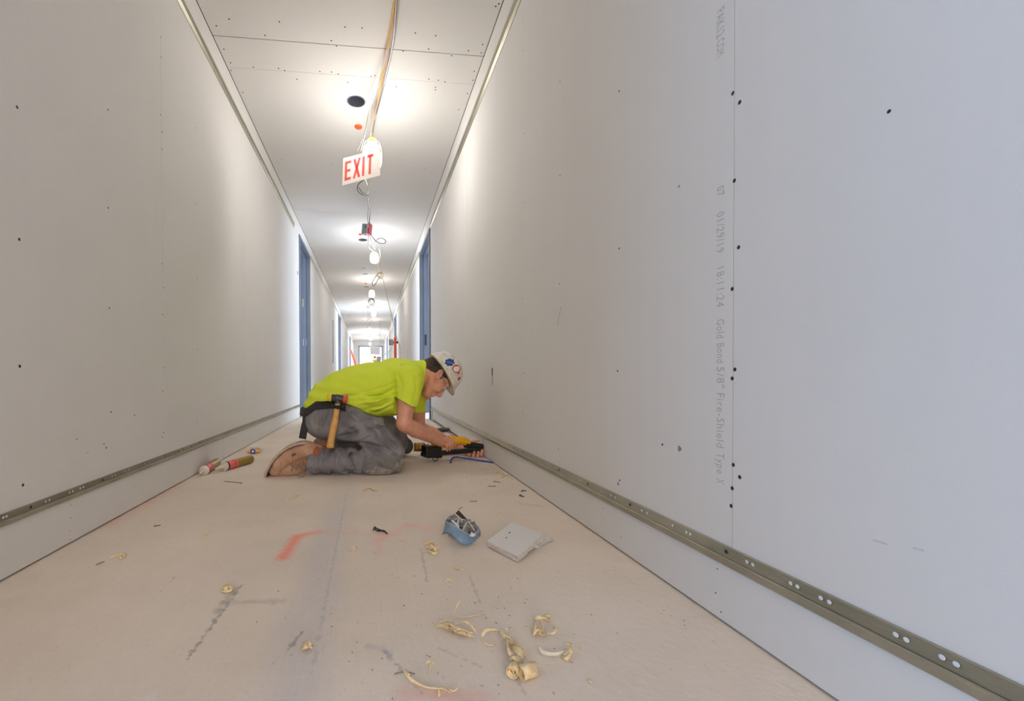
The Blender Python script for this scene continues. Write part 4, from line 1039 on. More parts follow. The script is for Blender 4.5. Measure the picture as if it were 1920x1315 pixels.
sticker(859, 712, poly(6, 6.2, 8.5, .5), M_SD, .0012, lab='dark edged hexagon sticker'); sticker(859, 712, poly(6, 4.8, 7, .5), M_SW, .002, lab='white hexagon'); sticker(860, 710, [(-3, 4), (-2, -2), (2, -4), (3, -1), (0, 3)], M_SR, .0026, lab='red mark on the hexagon')
sticker(866, 699, poly(7, 2.6, 4, .3), M_SD, .0014, lab='small dark mark')
# ---- safety glasses
gl = MB(); R2 = []
for i in range(17):
    t = -1.15 + 2.3 * i / 16; s = .073 * math.sin(t) / math.sin(1.15); f = .060 + .060 * math.cos(t) ** .8 - .006
    for q in (0,): R2.append((f, s))
ringA = [[Vector(Hd(f, u_, s)) for u_ in (-.026, -.010, .006, .020)] + [Vector(Hd(f - .0016, u_, s * .985)) for u_ in (.020, .006, -.010, -.026)] for f, s in R2]
M_LENS = mat('clear_lens', (236, 238, 238), rough=.06, Alpha=.16)
sg = obj('safety_glasses', MB().rings(ringA), M_LENS, WK, smooth=True, label='clear wraparound safety glasses')
for s in (-1, 1): obj('temple', MB().tube([Hd(.082, .008, .073 * s), Hd(.04, .010, .0765 * s), Hd(.008, .012, .084 * s)], .0026, 6), mat('temple_grey', (150, 150, 152), rough=.3), sg)

# ================================================================== hammer on the belt
hm = thing('mallet', 'wooden-handled mallet with yellow and red faces hung at the belt', 'hammer', tuple(J(625, 795, 2.29)))
def HM(px, py, dy=0): return Vector(J(px, py, 2.285 + dy))
hd = HM(649, 748.5) - HM(615, 745); hd.normalize()
obj('handle', MB().tube([HM(634, 752), HM(632, 765), HM(630, 780), HM(626, 800), HM(623, 815), HM(620.5, 830), HM(619, 838), HM(618.8, 839.5)], [.0165, .0175, .0185, .0225, .0215, .0225, .0255, .022], 14, rb=.014), mat('hickory', (222, 170, 98), rough=.5, var=.12, scale=40), hm, smooth=True)
obj('head', MB().lathe(HM(632.5, 747), hd, [(-.030, .017), (-.026, .019), (-.014, .018), (-.008, .021), (.008, .021), (.014, .018), (.027, .020), (.030, .017)], 18).tube([HM(633, 741), HM(633.5, 757)], [.018, .0175], 12), mat('mallet_iron', (82, 80, 84), rough=.45, metal=.6, bump=.4), hm, smooth=True)
obj('face', MB().lathe(HM(632.5, 747), -hd, [(.030, .0195), (.034, .0215), (.046, .0205), (.053, .015), (.055, .002)], 18), mat('face_yellow', (226, 200, 28), rough=.4), hm, smooth=True, label='yellow plastic face')
obj('face', MB().lathe(HM(632.5, 747), hd, [(.030, .020), (.034, .0225), (.050, .0225), (.054, .020), (.055, .002)], 18), mat('face_red', (214, 84, 72), rough=.5), hm, smooth=True, label='red rubber face')
obj('hammer_loop', MB().tube(spline([J(622, 756, 2.36), J(624, 762, 2.30), J(633, 764, 2.262), J(643, 762, 2.30), J(646, 756, 2.36)], 4), .0045, 8, rb=.010), bpy.data.materials['belt_black'], WK, label='black loop that holds the mallet')

# ================================================================== cordless fastening tool
nl = thing('nail_gun', 'yellow and black cordless nail gun pressed against the right wall base', 'power tool', tuple(N_(850, 845)))
NF = Field((.22, 2.44, .0), (.745, 2.92, .22), .0020)
NF.chain([N_(830, 836), N_(850, 829)], [.017, .019], .006)
NF.chain([N_(846, 829), N_(864, 826), N_(877, 831)], [.022, .025, .021], .008, sc=1.0)
NF.cone(N_(846, 823), N_(874, 826), .017, .016, .006)
NF.cone(N_(828, 838), N_(812, 832), .017, .014, .008)
for x in (856, 862, 868): NF.cone(N_(x, 826, -.032), N_(x + 2, 832, -.032), .0022, .0022, .002, mode='sub')
obj_y = link('housing', NF.mesh('housing'), mat('tool_yellow', (242, 178, 22), rough=.45), nl, smooth=True)
ev = N_(829, 847) - N_(792, 847); ev = ev / np.linalg.norm(ev); ed = np.cross([0, 0, 1], ev)
bc = N_(809, 847); b1 = obj('battery', MB().obox(bc, ev * .056, ed * .036, (0, 0, .036)).obox(bc + np.array([0, 0, -.022]), ev * .060, ed * .039, (0, 0, .012)), M_BLACK, nl, bevel=.008)
for i in range(5): obj('rib', MB().obox(bc + ev * (-.036 + .018 * i) - ed * -.0 - np.array([0, 0, 0]) + ed * -.038, ev * .004, ed * .002, (0, 0, .022)), mat('rib_dark', (40, 40, 42), rough=.35), b1)
obj('belt_hook', MB().tube(spline([bc + ev * .008 + [0, 0, -.034], bc + ev * .006 + [0, 0, -.050] - ed * .01, bc + ev * .028 + [0, 0, -.053] - ed * .02, bc + ev * .036 + [0, 0, -.040] - ed * .01, bc + ev * .034 + [0, 0, -.030]], 5), .0022, 6), M_DARKMET, nl, smooth=True)
a_, z_ = Vector(N_(826, 850)), Vector(N_(903, 843)); dd = (z_ - a_).normalized(); sd_ = Vector(ed)
up_ = dd.cross(sd_); up_ = up_ if up_.z > 0 else -up_
M_TG = mat('tool_dark_grey', (52, 56, 56), rough=.4, metal=.3, bump=.2)
obj('magazine', MB().obox((a_ + z_) / 2, (z_ - a_) / 2, sd_ * .014, up_ * .015).obox((a_ + z_) / 2 + up_ * .012, (z_ - a_) * .47, sd_ * .017, up_ * .004), M_TG, nl, bevel=.003)
for i in range(10):
    c_ = a_ + (z_ - a_) * (.1 + i * .085); obj('slot', MB().obox(c_ - sd_ * .0145 - up_ * .002, dd * .006, sd_ * .0012, up_ * .004), M_BLACK, nl)
n0, n1 = Vector(N_(872, 833)), Vector(N_(906.5, 838))
obj('nose', MB().tube([n0, n0 * .6 + n1 * .4, n0 * .2 + n1 * .8, n1], [.024, .017, .013, .012], 12).obox((n0 * .4 + n1 * .6) + up_ * .010, (n1 - n0) * .35, sd_ * .010, up_ * .008), M_TG, nl, bevel=.002)
obj('depth_wheel', MB().lathe(N_(884, 834, -.024), ed, [(-.006, .010), (.006, .010)], 14), M_BLACK, nl)

BS = bvh(bpy.data.objects['shirt']); q = on(BS, 753, 684, .0006)
if q:
    u_ = Vector((1, 0, 0)); v_ = q[1].cross(u_).normalized()
    obj('faded_mark', MB().prism([q[0] + u_ * a + v_ * c for a, c in ((-.006, -.010), (.006, -.010), (.003, 0), (.007, .010), (-.005, .009), (-.001, 0))], q[1] * .0005), mat('mark_olive', (170, 176, 66), rough=.9), WK)

# ================================================================== lights strung down the ceiling
LAMP = [(698, 289, 3.19, .0), (702, 483, 6.2, .0), (697, 551, 9.0, 0), (701, 588, 11.9, 0), (694, 619, 15.2, 0), (695, 635, 18.4, 0), (694, 645, 21.6, 0)]
LAB = ['first temporary work light, glowing above the EXIT sign', 'second work light, beyond the grey junction box', 'third work light, just before a tangle of cable', 'fourth work light down the corridor ceiling',
       'fifth work light down the corridor ceiling', 'sixth work light, small and far down the corridor', 'seventh and farthest work light near the end opening']
M_BULB = emit('bulb_glow', (1.0, .965, .925), BULB_E)
M_GUARD = mat('guard_plastic', (248, 240, 220), rough=.4)
M_SOCK = mat('socket_yellow', (238, 182, 50), rough=.5)
lamp0 = None
for i, (px, py, Y_, _) in enumerate(LAMP):
    q = P(px, py, Y=Y_); z_ = min(q.z, 2.33); x_ = q.x
    if lamp0 is None:
        t = thing('work_light', LAB[0], 'lamp', (x_, Y_, z_), 'temporary work lights'); lamp0 = t
        c = Vector((x_, Y_, z_))
        obj('bulb', MB().lathe(c, (0, 0, 1), [(-.105, .002), (-.100, .028), (-.082, .050), (-.045, .060), (.010, .060), (.050, .054), (.074, .036), (.084, .020)], 20), M_BULB, t, smooth='all')
        obj('socket', MB().lathe(c, (0, 0, 1), [(.078, .014), (.080, .020), (.104, .020), (.108, .024), (.116, .024), (.120, .012), (.134, .009)], 16), M_SOCK, t, smooth=True)
        g = MB()
        for k in range(6):
            a = math.pi * k / 3; cs, sn = math.cos(a), math.sin(a)
            g.tube(spline([c + Vector((r * cs, r * sn, z)) for r, z in ((.022, .108), (.052, .084), (.068, .03), (.070, -.055), (.050, -.108), (.004, -.122))], 3), .0022, 5)
        for r, z in ((.070, -.005), (.066, -.075)):
            g.tube([c + Vector((r * math.cos(2 * math.pi * j / 20), r * math.sin(2 * math.pi * j / 20), z)) for j in range(21)], .0022, 5)
        obj('guard', g, M_GUARD, t, smooth='all')
        obj('hanger', MB().tube(spline([c + Vector((0, 0, .130)), c + Vector((.006, 0, .15)), c + Vector((-.004, 0, .17)), Vector((x_, Y_, HC))], 4), .0016, 6), M_WHITEC, t, smooth='all')
    else:
        r = lamp0.copy(); COL.objects.link(r); r.location = (x_, Y_, z_); r['label'] = LAB[i]; r.scale = (.88, .88, .70)
        for ch in list(lamp0.children):
            cc_ = ch.copy(); COL.objects.link(cc_); cc_.parent = r
            if ch.name.startswith('hanger'): cc_.scale.z = (HC - z_) / (HC - lamp0.location.z) / .70

def cable(name, pts, r, m_, label, cat='cable', grp=None, n=6):
    o = obj(name, MB().tube(spline(pts, n), r, 7), m_, smooth='all'); return tag(o, label, cat, grp)
def C(px, py, Y_): return P(px, py, Y=Y_)
def CZ(px, py, Z_): return P(px, py, Z=Z_)
# bundle: hangs just under the ceiling from the camera to the first lamp
zc = 2.545
b0 = [CZ(756, -200, zc), CZ(746, -60, zc), CZ(740, 0, zc), CZ(733, 45, zc), CZ(726, 90, zc - .01), CZ(717, 140, zc - .02), CZ(709, 185, zc - .03), C(700, 222, 3.28), C(697, 243, 3.34)]
def shift(pts, dx, dz=0, wob=0, seed=1):
    r = random.Random(seed); return [p + Vector((dx + r.uniform(-wob, wob), 0, dz + r.uniform(-wob, wob))) for p in pts]
cable('yellow_power_cable', b0, .0052, M_YEL, 'yellow cable along the ceiling to the first work light')
cable('armored_cable', shift([CZ(758, -200, zc), CZ(749, -60, zc), CZ(743, 0, zc), CZ(740, 50, zc), CZ(735, 92, zc), CZ(726, 132, zc - .01), CZ(716, 175, zc - .02), C(704, 220, 3.26), C(697, 262, 3.32)], 0, .004), .0062, M_GREYC, 'grey armored cable beside the yellow one overhead')
cable('pink_cable', [CZ(754, -200, zc + .01), CZ(745, -60, zc + .01), CZ(741, 0, zc + .01), CZ(736, 50, zc), CZ(729, 95, zc), CZ(722, 138, zc - .02), CZ(711, 182, zc - .04), C(700, 225, 3.24), C(694, 262, 3.3)], .0034, mat('pink_cable', (206, 166, 150), rough=.5), 'thin pinkish cable inside the overhead bundle')
cable('white_cable', [CZ(752, -200, zc + .015), CZ(742, -60, zc + .015), CZ(738, 2, zc + .01), CZ(731, 60, zc), CZ(722, 110, zc - .02), CZ(706, 165, zc - .05), C(693, 205, 3.14), C(684, 250, 3.12), C(676, 284, 3.08)], .0036, M_WHITEC, 'white cable leaving the bundle toward the EXIT sign')
# second run: sign to junction box
cable('tan_power_cable', [C(697, 243, 3.38), C(692, 300, 3.55), C(690, 350, 3.9), C(691, 385, 4.5), C(689, 408, 5.1), C(691, 430, 5.5), C(691, 462, 5.9), C(699, 470, 6.17)], .0055, M_BEIGEC, 'tan cable from the first light past the junction box')
cable('armored_cable', [C(672, 350, 3.6), C(680, 362, 3.7), C(690, 366, 3.8), C(692, 385, 4.3), C(694, 400, 5.0), C(692, 420, 5.4)], .0065, M_GREYC, 'grey armored cable looping down to the junction box')
cable('loose_wire', [C(684, 335, 3.05), C(672, 346, 3.08), C(671, 358, 3.12), C(682, 366, 3.2), C(690, 362, 3.3), C(688, 345, 3.3), C(684, 335, 3.34)], .0035, mat('wire_dark', (98, 94, 92), rough=.5), 'thin dark wire looped just below the EXIT sign')
cable('hanging_cable', [C(694, 438, 5.55), C(700, 447, 5.6), C(709, 455, 5.65), C(720, 457, 5.7), C(723, 452, 5.72), C(716, 447, 5.7), C(708, 449, 5.65), C(700, 462, 6.0)], .007, M_GREYC, 'grey armored cable looping out beside the junction box')
cable('hanging_cable', [C(692, 440, 5.5), C(698, 455, 5.6), C(703, 467, 6.1)], .006, M_WHITEC, 'short white cable from junction box to second light')
cable('hanging_cable', [C(711, 466, 6.2), C(713, 480, 6.4), C(710, 498, 6.9), C(716, 512, 7.1)], .006, mat('cable_peach', (222, 184, 160), rough=.5), 'peach cable from the second light to the tangle beyond')
for i, (cx_, cy_, Y_, w_, h_, n_, lb) in enumerate([(713, 517, 7.1, 7, 8, 4, 'tangle of wire coils hanging beyond the second light'), (697, 566, 10.2, 7, 8, 5, 'tangle of cable hanging below the third light'), (693, 604, 13.2, 6, 8, 4, 'tangle of cable between the fourth and fifth lights')]):
    pts = []; r = random.Random(20 + i)
    for k in range(n_ * 6):
        a = k * 1.05; e = .55 + .45 * r.random(); pts.append(C(cx_ + w_ * e * math.cos(a) * (1 if k % 7 else -.6), cy_ + h_ * e * math.sin(a), Y_ + r.uniform(-.08, .08)))
    pts = [CZ(cx_ - 2, cy_ - 10, 2.585)] + pts if False else pts
    pts.insert(0, Vector((pts[0].x, Y_, HC)))
    cable('wire_tangle', pts, .0045, M_BEIGEC if i == 0 else mat('wire_grey', (136, 130, 124), rough=.5), lb, 'cable', None, 4)
cable('hanging_cable', [C(709, 512, 7.1), C(703, 521, 7.15), C(698, 530, 7.2), C(701, 536, 7.2), C(708, 526, 7.15), C(712, 518, 7.1)], .006, bpy.data.materials['wire_dark'], 'dark loop of cable left of the tangle')
cable('drop_wire', [C(717, 520, 7.1), C(722, 540, 7.5), C(731, 578, 8.0), C(738, 608, 8.6), C(745, 636, 9.1), C(750, 655, 9.5), C(751, 700, 9.6), P(752, 749, Z=.004)], .006, mat('wire_cream', (206, 196, 152), rough=.6), 'thin cream wire slanting from the tangle to the floor')
# junction box
jb = thing('junction_box', 'grey metal junction box with a red cover hanging from the cables', 'electrical box', tuple(C(689, 431, 5.5)))
jc = C(688, 431, 5.5); ja = Vector((.018, .045, 0)); jz = Vector((.006, 0, .062)); jx = Vector((.038, -.012, -.004))
obj('box', MB().obox(jc - Vector((.012, 0, 0)), jx * .9, ja, jz), mat('zinc_box', (150, 162, 172), rough=.4, metal=.6), jb, bevel=.003)
obj('cover', MB().obox(jc + Vector((.035, 0, .008)), jx * .28, ja * 1.1, jz * 1.12), mat('cover_red', (176, 58, 66), rough=.5), jb, bevel=.003, label='red cover plate')
obj('edge_tape', MB().obox(jc + Vector((.020, -.01, -.01)), jx * .10, ja * 1.12, jz * 1.05), mat('tape_pink', (226, 176, 180), rough=.6), jb)
obj('knockout', MB().lathe(jc + Vector((-.02, -.055, .02)), (0, 1, 0), [(0, .009), (.004, .009)], 12), M_DARKMET, jb)
# orange sprinkler caps
for i, (px, py, lb) in enumerate([(672, 239, 'round orange cap in the ceiling beside the first light'), (676, 440, 'orange cap in the ceiling by the junction box'), (686, 532, 'orange cap in the ceiling beyond the second light'), (690, 575, 'far small orange cap in the ceiling before the fourth light')]):
    q = P(px, py, Z=HC - .008)
    t = thing('sprinkler_cap', lb, 'sprinkler', (q.x, q.y, HC), 'orange ceiling caps')
    obj('cap', MB().lathe((q.x, q.y, HC), (0, 0, -1), [(-.004, .031), (.006, .031), (.012, .027), (.014, .012), (.020, .009), (.021, .001)], 18), M_ORANGE, t, smooth=True)
def translucent(name, c, f):
    if name in MATS: return MATS[name]
    m = bpy.data.materials.new(name); MATS[name] = m; m.use_nodes = True; nt = m.node_tree; b = nt.nodes['Principled BSDF']
    b.inputs['Base Color'].default_value = (*lin(c), 1); b.inputs['Roughness'].default_value = .6
    t_ = nt.nodes.new('ShaderNodeBsdfTranslucent'); t_.inputs[0].default_value = (*lin(c), 1); mx = nt.nodes.new('ShaderNodeMixShader'); mx.inputs[0].default_value = f
    nt.links.new(b.outputs[0], mx.inputs[1]); nt.links.new(t_.outputs[0], mx.inputs[2]); nt.links.new(mx.outputs[0], nt.nodes['Material Output'].inputs[0]); return m
# EXIT sign: a card hung on wires from the cable
es = thing('exit_sign', 'white EXIT card with red letters hung under the first light', 'sign', tuple(C(677, 312, 3.04)))
a_ = C(643.5, 297, 3.12); b_ = C(641.8, 348, 3.12); c_ = C(712.5, 329, 2.96); d_ = C(713, 279, 2.965)
ux = (c_ - b_).normalized(); uz = (a_ - b_).normalized(); nn = ux.cross(uz).normalized()
if nn.y > 0: nn = -nn
obj('card', MB().prism([b_, c_, d_, a_], -nn * .0015), translucent('sign_card', (246, 242, 238), .85), es)
def strokes(ch):
    return {'E': [((0, 0), (0, 1)), ((0, .93), (.62, .93)), ((0, .5), (.55, .5)), ((0, .07), (.62, .07))], 'X': [((.04, 0), (.66, 1)), ((.66, 0), (.04, 1))], 'I': [((.1, 0), (.1, 1))], 'T': [((.33, 0), (.33, 1)), ((0, .93), (.68, .93))]}[ch]
wS = (c_ - b_).length; hS = (a_ - b_).length; lh = hS * .70; x0 = .09 * wS
for ch, adv in (('E', .25), ('X', .27), ('I', .14), ('T', .25)):
    m = MB()
    for k, (p, q) in enumerate(strokes(ch)):
        P0 = b_ + ux * (x0 + p[0] * lh * .52) + uz * (hS * .14 + p[1] * lh) + nn * (.0012 + .0003 * k); P1 = b_ + ux * (x0 + q[0] * lh * .52) + uz * (hS * .14 + q[1] * lh) + nn * (.0012 + .0003 * k)
        v = (P1 - P0).normalized(); w_ = nn.cross(v) * .0095
        m.add([P0 - w_, P0 + w_, P1 + w_, P1 - w_], [(0, 1, 2, 3)])
    obj('letter', m, translucent('sign_red', (232, 110, 108), .6), es, label='red letter ' + ch, fix=False); x0 += adv * wS * .86
obj('hang_wire', MB().tube([a_, C(670, 284, 3.06), d_], .0018, 5).tube([C(670, 284, 3.06), C(684, 250, 3.12)], .0018, 5), M_WHITEC, es)

# ================================================================== things on the floor
def tube_thing(lab, p0, p1, grp, r=.0245, band_=(.30, .62), clear=True, nozzle=.05):
    p0, p1 = Vector(p0), Vector(p1); d = p1 - p0; L_ = .225; d.normalize(); p1 = p0 + d * L_
    t = thing('sealant_tube', lab, 'tube', tuple(p0), grp); f = lambda u: u * L_
    obj('barrel', MB().lathe(p0, d, [(0, r * .8), (.002, r * .97), (.012, r), (f(1), r), (f(1) + .001, r * .6)], 24), mat('gold_foil', (150, 122, 34), rough=.35, metal=.3), t, smooth=True)
    obj('label_band', MB().lathe(p0, d, [(f(band_[0] + .32), r + .0005), (f(.93), r + .0005)], 24), mat('label_pink', (232, 86, 84), rough=.5, c2=(226, 120, 112), scale=40), t, smooth=True)
    obj('label_stripe', MB().lathe(p0, d, [(f(.93), r + .0007), (f(.975), r + .0007)], 24), M_BLACK, t, smooth=True)
    obj('label_mark', MB().lathe(p0, d, [(f(.70), r + .0009), (f(.715), r + .0009)], 24), mat('mark_red', (170, 40, 40)), t, smooth=True)
    obj('shoulder', MB().lathe(p0, d, [(f(.985), r + .0012), (f(1) + .006, r + .0012), (f(1) + .008, r * .8), (f(1) + .014, r * .45), (f(1) + .018, .011)], 24), mat('cap_clear', (214, 206, 194), rough=.25), t, smooth=True)
    obj('nozzle', MB().lathe(p0, d, [(f(1) + .012, .0105), (f(1) + .022, .0095), (f(1) + .022 + nozzle, .0050), (f(1) + .024 + nozzle, .002)], 14), mat('nozzle_white', (222, 216, 204), rough=.4), t, smooth=True)
    return t
r_ = .0245
pA0 = P(471, 861, Z=r_); pA1 = P(424, 874, Z=r_); tube_thing('gold sealant tube with red label nearer the worker', pA0, pA1, 'sealant tubes by the left wall')
pB0 = P(412, 862, Z=r_); pB1 = P(384, 882, Z=r_); pB0.x = XL + r_ + .004; pB1.x = XL + r_ + .022
dB = (pB1 - pB0).normalized(); pB0 = pB1 - dB * .225; pB0.x = max(pB0.x, XL + r_ + .002)
tube_thing('gold sealant tube lying right against the left wall', pB0, pB1, 'sealant tubes by the left wall')
# brass tube behind the knee
pc0, pc1 = P(796, 842, Z=.03), P(764, 844, Z=.03); pc0.y = pc1.y = 2.99
t = thing('adhesive_tube', 'brass-coloured tube lying behind the worker\'s far knee', 'tube', tuple(pc1)); dC = (pc0 - pc1).normalized()
x_, y_ = pc1.x, pc1.y
pc1 = Vector((.30, 3.02, .029)); dC = Vector((1, .03, 0)).normalized()
obj('barrel', MB().lathe(pc1, dC, [(0, .024), (.002, .028), (.078, .028), (.08, .024)], 22), mat('brass_foil', (160, 118, 46), rough=.3, metal=.5), t, smooth=True)
for u in (.004, .068): obj('stripe', MB().lathe(pc1, dC, [(u, .0286), (u + .006, .0286)], 22), mat('stripe_brown', (66, 48, 34)), t, smooth=True)
obj('end_label', MB().obox(pc1 + dC * .055 + Vector((0, -.0282, .002)), (.012, 0, 0), (0, .0004, 0), (0, 0, .012)), mat('label_tan', (200, 176, 120)), t)
for dz in (-.014, .0, .014): obj('prong', MB().tube([pc1 + dC * .078 + Vector((0, 0, dz)), pc1 + dC * .112 + Vector((0, 0, dz))], .004, 8), M_STEEL, t, smooth='all')
# orange and white bottle with blue ring
o0 = P(475, 851, Z=.0)
t = thing('marker_bottle', 'small orange bottle with blue ring lying by the left wall', 'bottle', tuple(o0))
cO = o0 + Vector((0, 0, .0175))
obj('body', MB().ell(cO + Vector((.002, .012, -.002)), (.050, .022, .0165), 20, 12), mat('bottle_orange', (236, 182, 108), rough=.5), t, smooth='all')
obj('ring', MB().rings([[cO + Vector((.0 + (.0125 + .0045 * math.cos(b)) * math.cos(a), -.012 + .005 * math.sin(b), (.0125 + .0045 * math.cos(b)) * math.sin(a))) for b in [2 * math.pi * k / 8 for k in range(8)]] for a in [2 * math.pi * j / 24 for j in range(24)]], closed=True), mat('ring_blue', (30, 66, 176), rough=.4), t, smooth='all')
obj('disc', MB().lathe(cO + Vector((0, -.004, 0)), (0, -1, 0), [(0, .0115), (.008, .0115), (.010, .006)], 18), mat('disc_white', (232, 230, 226)), t, smooth=True)
obj('cap', MB().ell(cO + Vector((.012, .020, .018)), (.042, .018, .008), 16, 8), mat('cap_pale', (212, 206, 206), rough=.2), t, smooth='all')
obj('tip', MB().ell(cO + Vector((.052, .016, .012)), (.008, .010, .012), 12, 8), M_COMP, t, smooth='all')
# blue pry bar
z_ = .006
pts = [P(845, 868, Z=z_), P(846, 862, Z=.016), P(852, 858, Z=.024), P(862, 858, Z=.022), P(885, 862, Z=.014), P(918, 866.5, Z=z_), P(924, 867.5, Z=z_)]
pb = obj('pry_bar', MB().tube(spline(pts, 5), .0052, 8), mat('blue_steel', (44, 78, 172), rough=.35, metal=.2), smooth='all'); tag(pb, 'thin blue steel hook bar on the floor under the nail gun', 'tool')
# dark flat tool farther on
q = P(830, 811, Z=.0); t = thing('rubbing_block', 'dark grey flat block on the floor beyond the worker\'s hands', 'tool', (q.x, q.y, 0))
rt2 = Matrix.Rotation(.1, 3, 'Z')
obj('block', MB().ell((q.x, q.y + .02, .022), (.075, .04, .019), 20, 10, rt2), mat('block_dark', (70, 70, 72), rough=.6), t, smooth='all')
obj('pad', MB().obox((q.x - .005, q.y + .02, .032), (.066, 0, .004), (0, .030, 0), (0, 0, .006)), mat('block_grey', (126, 122, 122), rough=.7), t, bevel=.004)

# drywall offcut
t = thing('drywall_offcut', 'square white drywall offcut with two screw holes and a torn edge', 'offcut', tuple(P(965, 1020, Z=0)))
q4 = [P(913, 1015, Z=.019), P(970, 1044, Z=.018), P(1018, 1003, Z=.034), P(960, 980, Z=.030)]
rr = random.Random(5); top = []; 
for i in range(4):
    a, b = q4[i], q4[(i + 1) % 4]; n_ = 9
    for k in range(n_):
        p = a.lerp(b, k / n_); j = .0016 if i in (1, 2) else .0005
        top.append(p + Vector((rr.uniform(-j, j), rr.uniform(-j, j), 0)) * (1 if k else 0))
nrm = (q4[1] - q4[0]).cross(q4[3] - q4[0]).normalized(); nrm = nrm if nrm.z > 0 else -nrm
R3 = [[p - nrm * d + Vector((rr.uniform(-e, e), rr.uniform(-e, e), 0)) for p in top] for d, e in ((.0003, 0), (.0010, .0002), (.006, .0018), (.011, .002), (.0150, .0008), (.0158, .0))]
core = obj('gypsum_core', MB().rings(R3), M_GYP, t)
for v in core.data.vertices:
    if v.co.z < .0008 - root_loc(t).z: v.co.z = .0008 - root_loc(t).z
obj('face_paper', MB().prism([p + nrm * .0001 for p in top], nrm * .0005), M_DRY, t)
for (x, y, s) in ((955.5, 999, .0042), (949.5, 1007, .0032)):
    c = P(x, y, Z=.0265); d_ = (c - q4[0]).dot(nrm); c = c - nrm * (d_ - .0008)
    uu = Vector((1, 0, 0)); vv = nrm.cross(uu).normalized()
    obj('screw_hole', MB().rings([[c + (uu * math.cos(a) + vv * math.sin(a)) * s * f_ + nrm * e for a in [2 * math.pi * k / 10 for k in range(10)]] for f_, e in ((1.0, 0), (.8, .0006), (.3, .0004))]), M_HOLE, t)
te = [P(1005, 1012, Z=.012), P(1012, 1003, Z=.020), P(1020, 997, Z=.024), P(1036, 1002, Z=.016), P(1037, 1012, Z=.004), P(1022, 1018, Z=.004)]
te2 = [P(995, 1022, Z=.014), P(1014, 1000, Z=.026), P(1034, 1001, Z=.019), P(1037, 1009, Z=.012), P(1024, 1014, Z=.010), P(1010, 1024, Z=.008)]
obj('torn_edge', MB().prism(te2, (0, 0, -.0085)), M_GYP, t, bevel=.0015, label='torn gypsum tongue at the right end')

# blue torn wrapper
t = thing('torn_packaging', 'torn blue plastic clamshell with crumpled clear film', 'packaging', tuple(P(862, 1000, Z=0)))
M_BLUEP = mat('blue_plastic', (120, 146, 172), rough=.35, var=.08, scale=60)
low = [(829, 1003, .004), (836, 1001, .016), (845, 1003, .020), (853, 1010, .014), (860, 1019, .006), (872, 1024, .002), (884, 1020, .003), (893, 1012, .008), (900, 1005, .014)]
upp = [(835, 978, .046), (842, 981, .048), (852, 986, .046), (862, 993, .042), (872, 999, .040), (882, 1004, .036), (886, 1003, .036), (893, 998, .040), (900, 992, .038)]
lowp = [P(a, b, Y=1.335 + (c_ * .0)) for a, b, c_ in low]
def yb(i): return 1.34 - .075 * math.sin(math.pi * (i + .3) / 9.5)
lowp = [P(a, b, Y=yb(i)) for i, (a, b, c_) in enumerate(low)]; uppp = [P(a, b, Y=yb(i) + .022) for i, (a, b, c_) in enumerate(upp)]
for p in lowp: p.z = max(p.z, .001)
lowp, uppp = spline(lowp, 3), spline(uppp, 3)
R4 = []
for a, b in zip(lowp, uppp):
    m1 = a.lerp(b, .35) + Vector((0, -.007, 0)); m2 = a.lerp(b, .75) + Vector((0, -.006, 0)); of = Vector((0, .0016, 0))
    R4.append([a, m1, m2, b, b + of, m2 + of, m1 + of, a + of])
bw_ = obj('blue_shell', MB().rings(R4), M_BLUEP, t, smooth='all')
obj('shell_lip', MB().tube(uppp, .0014, 6), mat('lip_pale', (170, 192, 208), rough=.3), bw_)
rr = random.Random(9)
M_FILM = mat('clear_film', (170, 172, 174), rough=.18, c2=(92, 88, 88), scale=70)
M_FILM.node_tree.nodes['Principled BSDF'].inputs['Specular IOR Level'].default_value = .9
def crumple(nm, c, sz, m_, seed, lab=None, n_=9):
    r = random.Random(seed); m = MB(); G = []
    for i in range(n_):
        for j in range(n_):
            u, v = i / (n_ - 1) - .5, j / (n_ - 1) - .5
            G.append(Vector(c) + Vector((u * sz[0] + r.uniform(-1, 1) * sz[0] * .07, v * sz[1] + r.uniform(-1, 1) * sz[1] * .08, sz[2] * (1 - 2.6 * (u * u + v * v)) * .6 + r.uniform(-1, 1) * sz[2] * .30)))
    for p in G: p.z = max(p.z, .002)
    for i in range(n_ - 1):
        for j in range(n_ - 1):
            a = i * n_ + j; m.f.append((a, a + n_, a + n_ + 1)); m.f.append((a, a + n_ + 1, a + 1))
    m.v = G; o = obj(nm, m, m_, t, label=lab); s_ = o.modifiers.new('s', 'SOLIDIFY'); s_.thickness = .0008; return o
cF_ = P(868, 990, Z=.028)
crumple('clear_film', cF_ + Vector((-.004, .018, -.010)), (.085, .062, .045), M_FILM, 3, 'crumpled clear film')
crumple('clear_film', P(888, 992, Z=.02) + Vector((0, .012, -.008)), (.040, .050, .035), M_FILM, 8, 'crumpled clear film at the right end', 7)
crumple('clear_film', P(850, 972, Z=.034) + Vector((0, .012, -.014)), (.040, .040, .030), M_FILM, 12, 'crumpled clear film at the left end', 7)
tri = [P(854, 963, Z=.055), P(860, 957, Z=.062), P(876, 974, Z=.045), P(866, 973, Z=.042)]
obj('card_corner', MB().prism(tri, (0, .0012, 0)), mat('card_dark', (62, 50, 42), rough=.7), t, label='dark folded card corner')
obj('card_wire', MB().tube([P(860, 956, Z=.062), P(863, 953.5, Z=.066), P(867, 951.5, Z=.068)], .0011, 5), bpy.data.materials['card_dark'], t)
st = [P(846, 977, Z=.046), P(849, 975, Z=.047), P(862, 987, Z=.044), P(860, 991, Z=.043)]
obj('white_insert', MB().prism(st, (0, .001, 0)), M_SW, t)
